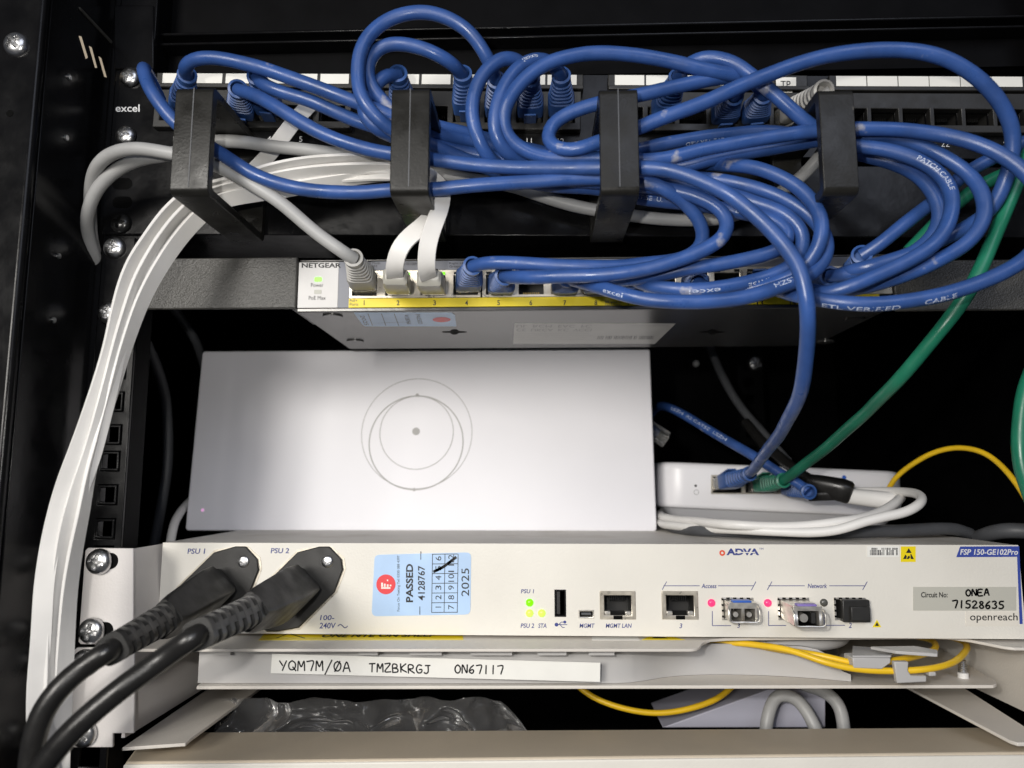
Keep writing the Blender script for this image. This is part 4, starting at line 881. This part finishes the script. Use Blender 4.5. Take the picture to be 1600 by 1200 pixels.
c10 = lead('blue cable in a long low arch above the third hook, sweeping wide beyond the fourth', [(1192, 150, 316), (1185, 134, 308), (1168, 124, 303), (1150, 118, 299), (1100, 109, 296), (1050, 96, 295), (1000, 87, 294), (950, 83, 293), (900, 86, 292), (858, 97, 291), (825, 118, 290), (803, 142, 290), (787, 175, 291), (788, 203, 294), (802, 224, 297), (830, 240, 299), (862, 246, 300), (900, 247, 300), (938, 247, 300), (1012, 250, 298), (1050, 246, 298), (1100, 233, 298), (1150, 223, 298), (1200, 216, 298), (1275, 205, 298), (1340, 202, 297), (1400, 202, 296), (1450, 207, 295), (1500, 217, 292), (1550, 234, 288), (1590, 258, 285), (1625, 300, 283), (1635, 350, 283), (1615, 392, 283), (1575, 423, 283), (1525, 446, 284), (1475, 461, 285), (1425, 470, 286), (1375, 476, 287), (1325, 474, 289), (1280, 468, 294), (1235, 460, 302), (1205, 448, 312), (1192, 440, 318)], 17, -13)
c11 = lead('blue cable crossing down behind the upper arch into the fourth hook', [(1058, 124, 314), (1070, 104, 304), (1090, 93, 300), (1115, 91, 298), (1145, 98, 297), (1172, 117, 296), (1205, 143, 296), (1245, 178, 297), (1285, 208, 300), (1320, 224, 303), (1345, 230, 302), (1375, 233, 300), (1412, 241, 298), (1450, 257, 296), (1475, 278, 294), (1487, 303, 292), (1487, 328, 291), (1478, 357, 290), (1458, 384, 290), (1422, 407, 291), (1375, 428, 293), (1325, 449, 296), (1285, 460, 301), (1258, 456, 310), (1244, 447, 318)], 14, -14)
c12 = lead('blue cable with the small hairpin beside the third hook and widest arch over the fourth', [(1146, 152, 316), (1160, 134, 309), (1158, 124, 304), (1130, 121, 300), (1095, 127, 299), (1050, 137, 298), (1000, 149, 297), (965, 155, 297), (935, 161, 297), (895, 174, 298), (862, 194, 299), (853, 214, 299), (866, 231, 297), (895, 235, 295), (935, 222, 294), (968, 210, 294), (1000, 199, 293), (1050, 179, 291), (1100, 160, 289), (1150, 138, 287), (1200, 117, 286), (1237, 103, 285), (1300, 86, 284), (1350, 79, 283), (1400, 77, 282), (1450, 83, 281), (1487, 95, 281), (1525, 118, 282), (1555, 147, 284), (1575, 180, 288), (1583, 212, 292), (1581, 245, 295), (1571, 280, 298), (1552, 322, 301), (1522, 347, 303), (1487, 367, 304), (1450, 386, 304), (1400, 406, 305), (1350, 419, 308), (1325, 424, 313), (1315, 428, 318)], 16, None)
c13 = lead('blue cable slanting up from the last switch port behind the wide loops', [(1346, 400, 318), (1375, 382, 314), (1400, 361, 312), (1437, 331, 312), (1462, 312, 313), (1495, 281, 314), (1522, 261, 314), (1557, 243, 313), (1600, 222, 310), (1650, 205, 308)], -16, None)
for c, t, x, y, L, fl, ro_ in ((c9, 'excel', 826, 97, 7, 0, .5), (c9, 'LSZH  R2 CAT5E  ETL VERIFIED', 1140, 206, 42, 1, .75), (c10, 'ETL VERIFIED', 1350, 475, 27, 1, -.75), (c10, 'CABLE', 1460, 464, 12, 1, -.6), (c11, 'PATCH CABLE', 1466, 272, 21, 0, -.35),
        (c4, 'excel', 1098, 451, 12, 0, -.35), (c4, 'CAT5E', 1180, 438, 10, 0, -.5), (c7, 'excel', 962, 456, 9, 1, -.2), (c5, 'CAT.5E  U.', 1010, 310, 14, 0, -.2), (c5, 'ETL', 1165, 334, 6, 0, -.2), (c7, 'LSZH', 1225, 448, 9, 0, .4)):
    c.write(t, x, y, L, bool(fl), ro_)
# short blue cable behind the white router box
c15 = Cable('patch_cable', 'blue printed cable coming out from behind the white box into the small network box', [(1000, 690, 570), (1012, 655, 555), (1022, 640, 538), (1034, 634, 522), (1052, 639, 506), (1080, 655, 492), (1120, 680, 474), (1170, 708, 456), (1222, 741, 442), (1250, 757, 437), (1262, 768, 434)], 3.0, 'blue', None, 'patch cable')
c15.write('LSZH  R2 CAT5E  LSZH', 1095, 663, 52, False, -.1)
plug(DH(1226, 760, -3), c15.c[-1], (0, -.15, 1), c15.root)
# loose clear plug beside the router box
lp = thing('loose_plug', 'clear unplugged connector peeking out beside the white router box', 'plug', P(1030, 680, 505))
MB().sweep(loft_box(P(1018, 672, 505), (P(1046, 690, 505)-P(1018, 672, 505)).normalized(), Vector((0, -.5, 1)), [(-8, 6, 4, 1), (12, 6, 4, 1)])).obj('body', 'clear', lp)
MB().sweep(loft_box(P(1012, 668, 505), (P(1046, 690, 505)-P(1012, 668, 505)).normalized(), Vector((0, -.5, 1)), [(-8, 3, 2.6, 0), (8, 3, 2.6, 0)])).obj('jacket_end', 'blue', lp)
# ================================================================== green cables
g1 = lead('green cable slanting behind the blue loops with a bright nick in it', [(1420, 393, 320), (1450, 362, 318), (1480, 330, 318), (1508, 306, 318), (1540, 286, 318), (1570, 272, 318), (1620, 255, 318), (1660, 245, 318)], None, None, 'green', group=None)
p, t = g1.at(g1.near(1455, 350)); MB().sweep([[p+Vector((a*1.2, -3.02-.1*b, a*1.6+b*.8)) for a, b in ((-1, -1), (-.4, .6), (.9, .9), (.5, -.5))], [p+Vector((a*1.2, -3.2, a*1.6+b*.8)) for a, b in ((-1, -1), (-.4, .6), (.9, .9), (.5, -.5))]]).obj('nick', mat('green_nick', (.2, .8, .5, 1), .5), g1.root)
g2 = lead('long green cable sweeping down into the small white network box', [(1640, 190, 300), (1608, 240, 302), (1583, 300, 304), (1566, 340, 304), (1549, 382, 304), (1530, 425, 304), (1505, 468, 306), (1475, 510, 310), (1440, 553, 318), (1400, 598, 330), (1355, 643, 358), (1310, 683, 386), (1265, 720, 415), (1236, 742, 432), (1222, 751, 440)], None, None, 'green', group=None)
plug(DH(1180, 760, -3), g2.c[-1], (0, -.15, 1), g2.root, mat('green_boot', (.02, .2, .12, 1), .4))
lead('green cable hanging at the very edge of the picture beyond the yellow arc', [(1640, 520, 330), (1606, 600, 330), (1596, 650, 330), (1594, 690, 330), (1599, 740, 330), (1625, 810, 330)], None, None, 'green', r=3.4, group=None)
fibre('thin yellow fibre arching out from behind the small network box', [(1385, 770, 470), (1400, 745, 460), (1430, 722, 450), (1465, 705, 440), (1500, 699, 430), (1535, 706, 420), (1565, 727, 410), (1590, 757, 402), (1620, 810, 395)], 1.55)
# ================================================================== grey leads
M['grey_boot'] = mat('grey_boot', (.40, .39, .37, 1), .5)
gr1 = lead('grey cable from the first switch port up through the hook nearest the ear', [(553, 405, 318), (535, 393, 313), (500, 368, 310), (470, 343, 308), (440, 318, 306), (400, 292, 304), (365, 272, 304), (330, 255, 305), (300, 245, 306), (262, 238, 306), (220, 232, 307), (185, 235, 309), (160, 250, 314), (146, 275, 322), (141, 305, 331), (141, 345, 341), (146, 385, 350), (160, 420, 362), (185, 460, 385)], -1, None, 'grey', M['grey_boot'], group=None)
gr2 = lead('grey cable threading low behind all four hooks to the tilted grey boot', [(185, 470, 380), (160, 430, 362), (147, 395, 350), (137, 360, 339), (138, 330, 330), (152, 295, 324), (180, 268, 320), (220, 249, 318), (262, 243, 317), (330, 222, 318), (380, 223, 320), (430, 230, 322), (490, 236, 324), (560, 246, 326), (620, 258, 328), (690, 272, 330), (760, 284, 333), (800, 291, 334), (860, 311, 335), (920, 327, 336), (980, 336, 336), (1050, 343, 336), (1110, 343, 336), (1170, 328, 336), (1220, 300, 336), (1262, 266, 335), (1288, 232, 328), (1300, 190, 312), (1298, 160, 302), (1284, 143, 300)], None, 18, 'grey', M['grey_boot'], group=None)
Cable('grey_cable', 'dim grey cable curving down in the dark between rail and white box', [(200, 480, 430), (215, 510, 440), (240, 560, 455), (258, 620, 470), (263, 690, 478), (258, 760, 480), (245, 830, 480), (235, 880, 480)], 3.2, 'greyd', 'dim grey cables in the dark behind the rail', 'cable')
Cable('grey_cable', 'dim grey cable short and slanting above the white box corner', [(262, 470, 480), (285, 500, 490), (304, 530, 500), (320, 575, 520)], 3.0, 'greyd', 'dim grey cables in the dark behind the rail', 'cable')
Cable('white_cable', 'short pale cable end rising beside the lower white box corner', [(266, 850, 440), (272, 820, 450), (282, 800, 465), (300, 780, 490)], 2.6, 'white', None, 'cable')
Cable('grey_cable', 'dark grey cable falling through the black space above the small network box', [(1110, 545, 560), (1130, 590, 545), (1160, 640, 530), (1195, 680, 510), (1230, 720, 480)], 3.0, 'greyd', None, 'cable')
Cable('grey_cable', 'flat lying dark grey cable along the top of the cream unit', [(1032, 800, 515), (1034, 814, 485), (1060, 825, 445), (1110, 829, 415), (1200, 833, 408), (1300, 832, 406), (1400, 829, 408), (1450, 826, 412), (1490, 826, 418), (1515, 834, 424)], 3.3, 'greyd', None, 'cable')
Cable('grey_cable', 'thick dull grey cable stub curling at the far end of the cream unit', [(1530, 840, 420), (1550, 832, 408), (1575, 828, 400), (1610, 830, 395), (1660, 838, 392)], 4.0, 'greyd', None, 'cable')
# black power lead of the small box
bk = Cable('black_cable', 'black lead with an angled moulded end crossing the small network box', [(1165, 660, 520), (1190, 690, 500), (1215, 712, 480), (1240, 733, 462), (1262, 748, 450), (1280, 757, 446)], 3.4, 'rubber', None, 'cable')
ax = (P(1322, 768, 440)-P(1262, 750, 448)).normalized()
MB().sweep(loft_box(P(1262, 750, 448), ax, Vector((0, -.3, 1)), [(0, 3.8, 3.8, 0), (7, 5.4, 5.0, .3), (18, 6.4, 6.4, .5), (23.5, 6.2, 6.0, .6), (25, 5.0, 4.8, .5)], 24)).obj('connector', 'rubber', bk.root, smooth=True, ang=50)
MB().sweep(loft_box(P(1262, 774, 446), (P(1310, 772, 442)-P(1262, 774, 446)).normalized(), Vector((0, -.3, 1)), [(0, 4, 3, .6), (16, 4, 3, .6)], 20)).obj('strain_relief', 'rubber', bk.root, bevel=.6)
# white lead coiled round the small box
Cable('white_cable', 'thick white lead coiled under and around the small network box', [(1036, 796, 530), (1032, 803, 500), (1038, 809, 465), (1080, 814, 430), (1140, 819, 398), (1200, 823, 392), (1260, 822, 388), (1320, 815, 386), (1370, 802, 396), (1400, 785, 410), (1407, 778, 420)], 2.55, 'white', 'white leads round the small network box', 'cable')
wc = Cable('white_cable', 'white lead with a looped end passing in front of the small network box', [(1034, 806, 520), (1031, 813, 490), (1040, 820, 455), (1100, 825, 418), (1180, 829, 394), (1260, 832, 386), (1310, 828, 382), (1350, 815, 380), (1385, 806, 380), (1415, 800, 380), (1435, 790, 382), (1441, 780, 390), (1432, 772, 402), (1410, 769, 418), (1370, 768, 436), (1320, 768, 450)], 2.45, 'white', 'white leads round the small network box', 'cable')
ax = (P(1405, 782, 424)-P(1318, 772, 444)).normalized()
MB().sweep(loft_box(P(1318, 774, 442), ax, Vector((0, -.2, 1)), [(0, 4.6, 4.4, .3), (14, 4.8, 4.8, .2), (27, 5.0, 5.0, .1), (30, 4.6, 4.6, 0), (30.5, 3.0, 3.0, 0)], 24)).obj('connector', 'white', wc.root, smooth=True, ang=50)

# ================================================================== flat white ribbon cables
def ribbon(label, pts, wd=7.2, th=1.5, group='flat white cables in the tied bundle', plugs=None):
    """flat lead: points are (photo x, photo y, depth, tilt): tilt turns the flat side away from the viewer, in degrees"""
    c3d = [P(*p[:3]) for p in pts]; root = thing('flat_cable', label, 'flat cable', c3d[len(c3d)//2], group)
    path = smooth_path(spline(c3d), 4); tl = spline([Vector((p[3], i, 0)) for i, p in enumerate(pts)], .06)
    rings = []; n = len(path)
    for i, p in enumerate(path):
        t = (path[min(i+1, n-1)]-path[max(i-1, 0)]).normalized(); v = (-p-t*(-p).dot(t)).normalized(); s_ = t.cross(v)
        a = math.radians(tl[min(len(tl)-1, int(i/(n-1)*(len(tl)-1)))].x); nn = v*math.cos(a)+s_*math.sin(a); ss = s_*math.cos(a)-v*math.sin(a)
        ring = []
        for x, y in ((-1, -.7), (-1, .7), (-.95, 1), (-.5, 1), (-.02, .97), (.02, .97), (.5, 1), (.95, 1), (1, .7), (1, -.7), (.95, -1), (.3, -1), (-.3, -1), (-.95, -1)):
            ring.append(p+ss*x*wd/2+nn*y*th/2)
        rings.append(ring)
    MB().sweep(rings).obj('jacket', 'white', root, smooth=True, ang=22)
    return root, c3d
LA = [(296, 303, 313, -45), (277, 316, 311, -55), (255, 340, 309, -58), (233, 372, 306, -58), (212, 405, 304, -58), (197, 442, 302, -55), (185, 490, 301, -50), (175, 540, 300, -40), (158, 600, 299, -20), (138, 660, 298, -5), (121, 707, 297, 5), (103, 755, 297, 8), (90, 800, 297, 5), (79, 850, 297, 0), (70, 910, 297, -10), (64, 1000, 298, -15), (58, 1080, 299, -20), (58, 1150, 300, -20), (58, 1250, 300, -20)]
LB = [(318, 306, 315, -35), (296, 322, 313, -50), (270, 348, 311, -58), (247, 380, 308, -60), (229, 412, 306, -60), (215, 442, 304, -58), (204, 477, 303, -58), (190, 527, 302, -55), (177, 582, 301, -45), (160, 650, 300, -25), (143, 712, 300, -15), (123, 770, 300, -20), (106, 830, 300, -35), (94, 900, 301, -50), (85, 980, 302, -50), (81, 1080, 303, -35), (78, 1150, 303, -30), (78, 1250, 303, -30)]
LC = [(334, 318, 317, -20), (313, 338, 315, -25), (289, 363, 313, -25), (267, 392, 311, -28), (249, 420, 309, -30), (232, 450, 307, -35), (219, 478, 306, -42), (205, 516, 305, -50), (192, 555, 304, -58), (180, 598, 303, -65), (171, 630, 303, -68), (153, 692, 302, -66), (140, 745, 302, -58), (130, 800, 302, -45), (118, 860, 303, -30), (109, 920, 304, -20), (103, 1000, 305, -15), (99, 1080, 306, -10), (95, 1150, 307, -10), (92, 1250, 307, -10)]
ribbon('flat white cable on the outside of the bundle nearest the cabinet pillar', [(655, 251, 320, -62), (600, 247, 316, -62), (540, 249, 315, -60), (480, 254, 315, -58), (420, 265, 315, -56), (370, 280, 315, -50), (328, 292, 314, -45)]+LA)
ribbon('flat white cable in the middle of the tied bundle', [(655, 264, 321, -62), (600, 262, 318, -60), (540, 264, 318, -60), (480, 270, 318, -58), (420, 281, 318, -52), (375, 290, 317, -42)]+LB)
ribbon('flat white cable edge on in the bundle nearest the square holes', [(650, 272, 325, -50), (580, 275, 324, -42), (520, 284, 323, -32), (450, 296, 322, -25), (395, 304, 320, -20), (360, 310, 319, -18)]+LC)
ribbon('flat white cable slanting up to the fifth patch port', [(484, 164, 338, 0), (468, 180, 336, 0), (448, 205, 334, 0), (428, 232, 332, 0), (405, 258, 330, 0), (378, 284, 326, -5), (352, 306, 322, -15)]+[(a-2, b, c+2.2, d) for a, b, c, d in LC])
M['clear_grey_boot'] = mat('clear_grey_boot', (.36, .35, .31, 1), .35)
for lab, pts, k in (('short flat white cable curling into the second switch port', [(318, 296, 324, -20), (380, 285, 324, -45), (450, 274, 324, -60), (540, 262, 322, -62), (600, 260, 320, -62), (655, 268, 315, -50), (682, 285, 312, -25), (684, 310, 310, -10), (676, 338, 308, 5), (655, 358, 306, 15), (633, 375, 305, 15), (619, 400, 306, 5), (616, 425, 312, 0), (617, 432, 318, 0)], 2),
                    ('short flat white cable hanging straight into the third switch port', [(318, 306, 327, -20), (380, 297, 327, -40), (450, 288, 327, -52), (540, 276, 325, -60), (610, 271, 319, -60), (660, 274, 311, -50), (680, 282, 307, -40), (692, 300, 304, -15), (688, 325, 302, 0), (678, 350, 302, 0), (669, 378, 303, 0), (666, 405, 306, 0), (667, 428, 312, 0), (670, 434, 318, 0)], 3)):
    root, c3d = ribbon(lab, pts, 7.6, 1.6, 'short flat white cables at the switch')
    plug(nport(k), c3d[-1], UPV, root, M['clear_grey_boot'], True)
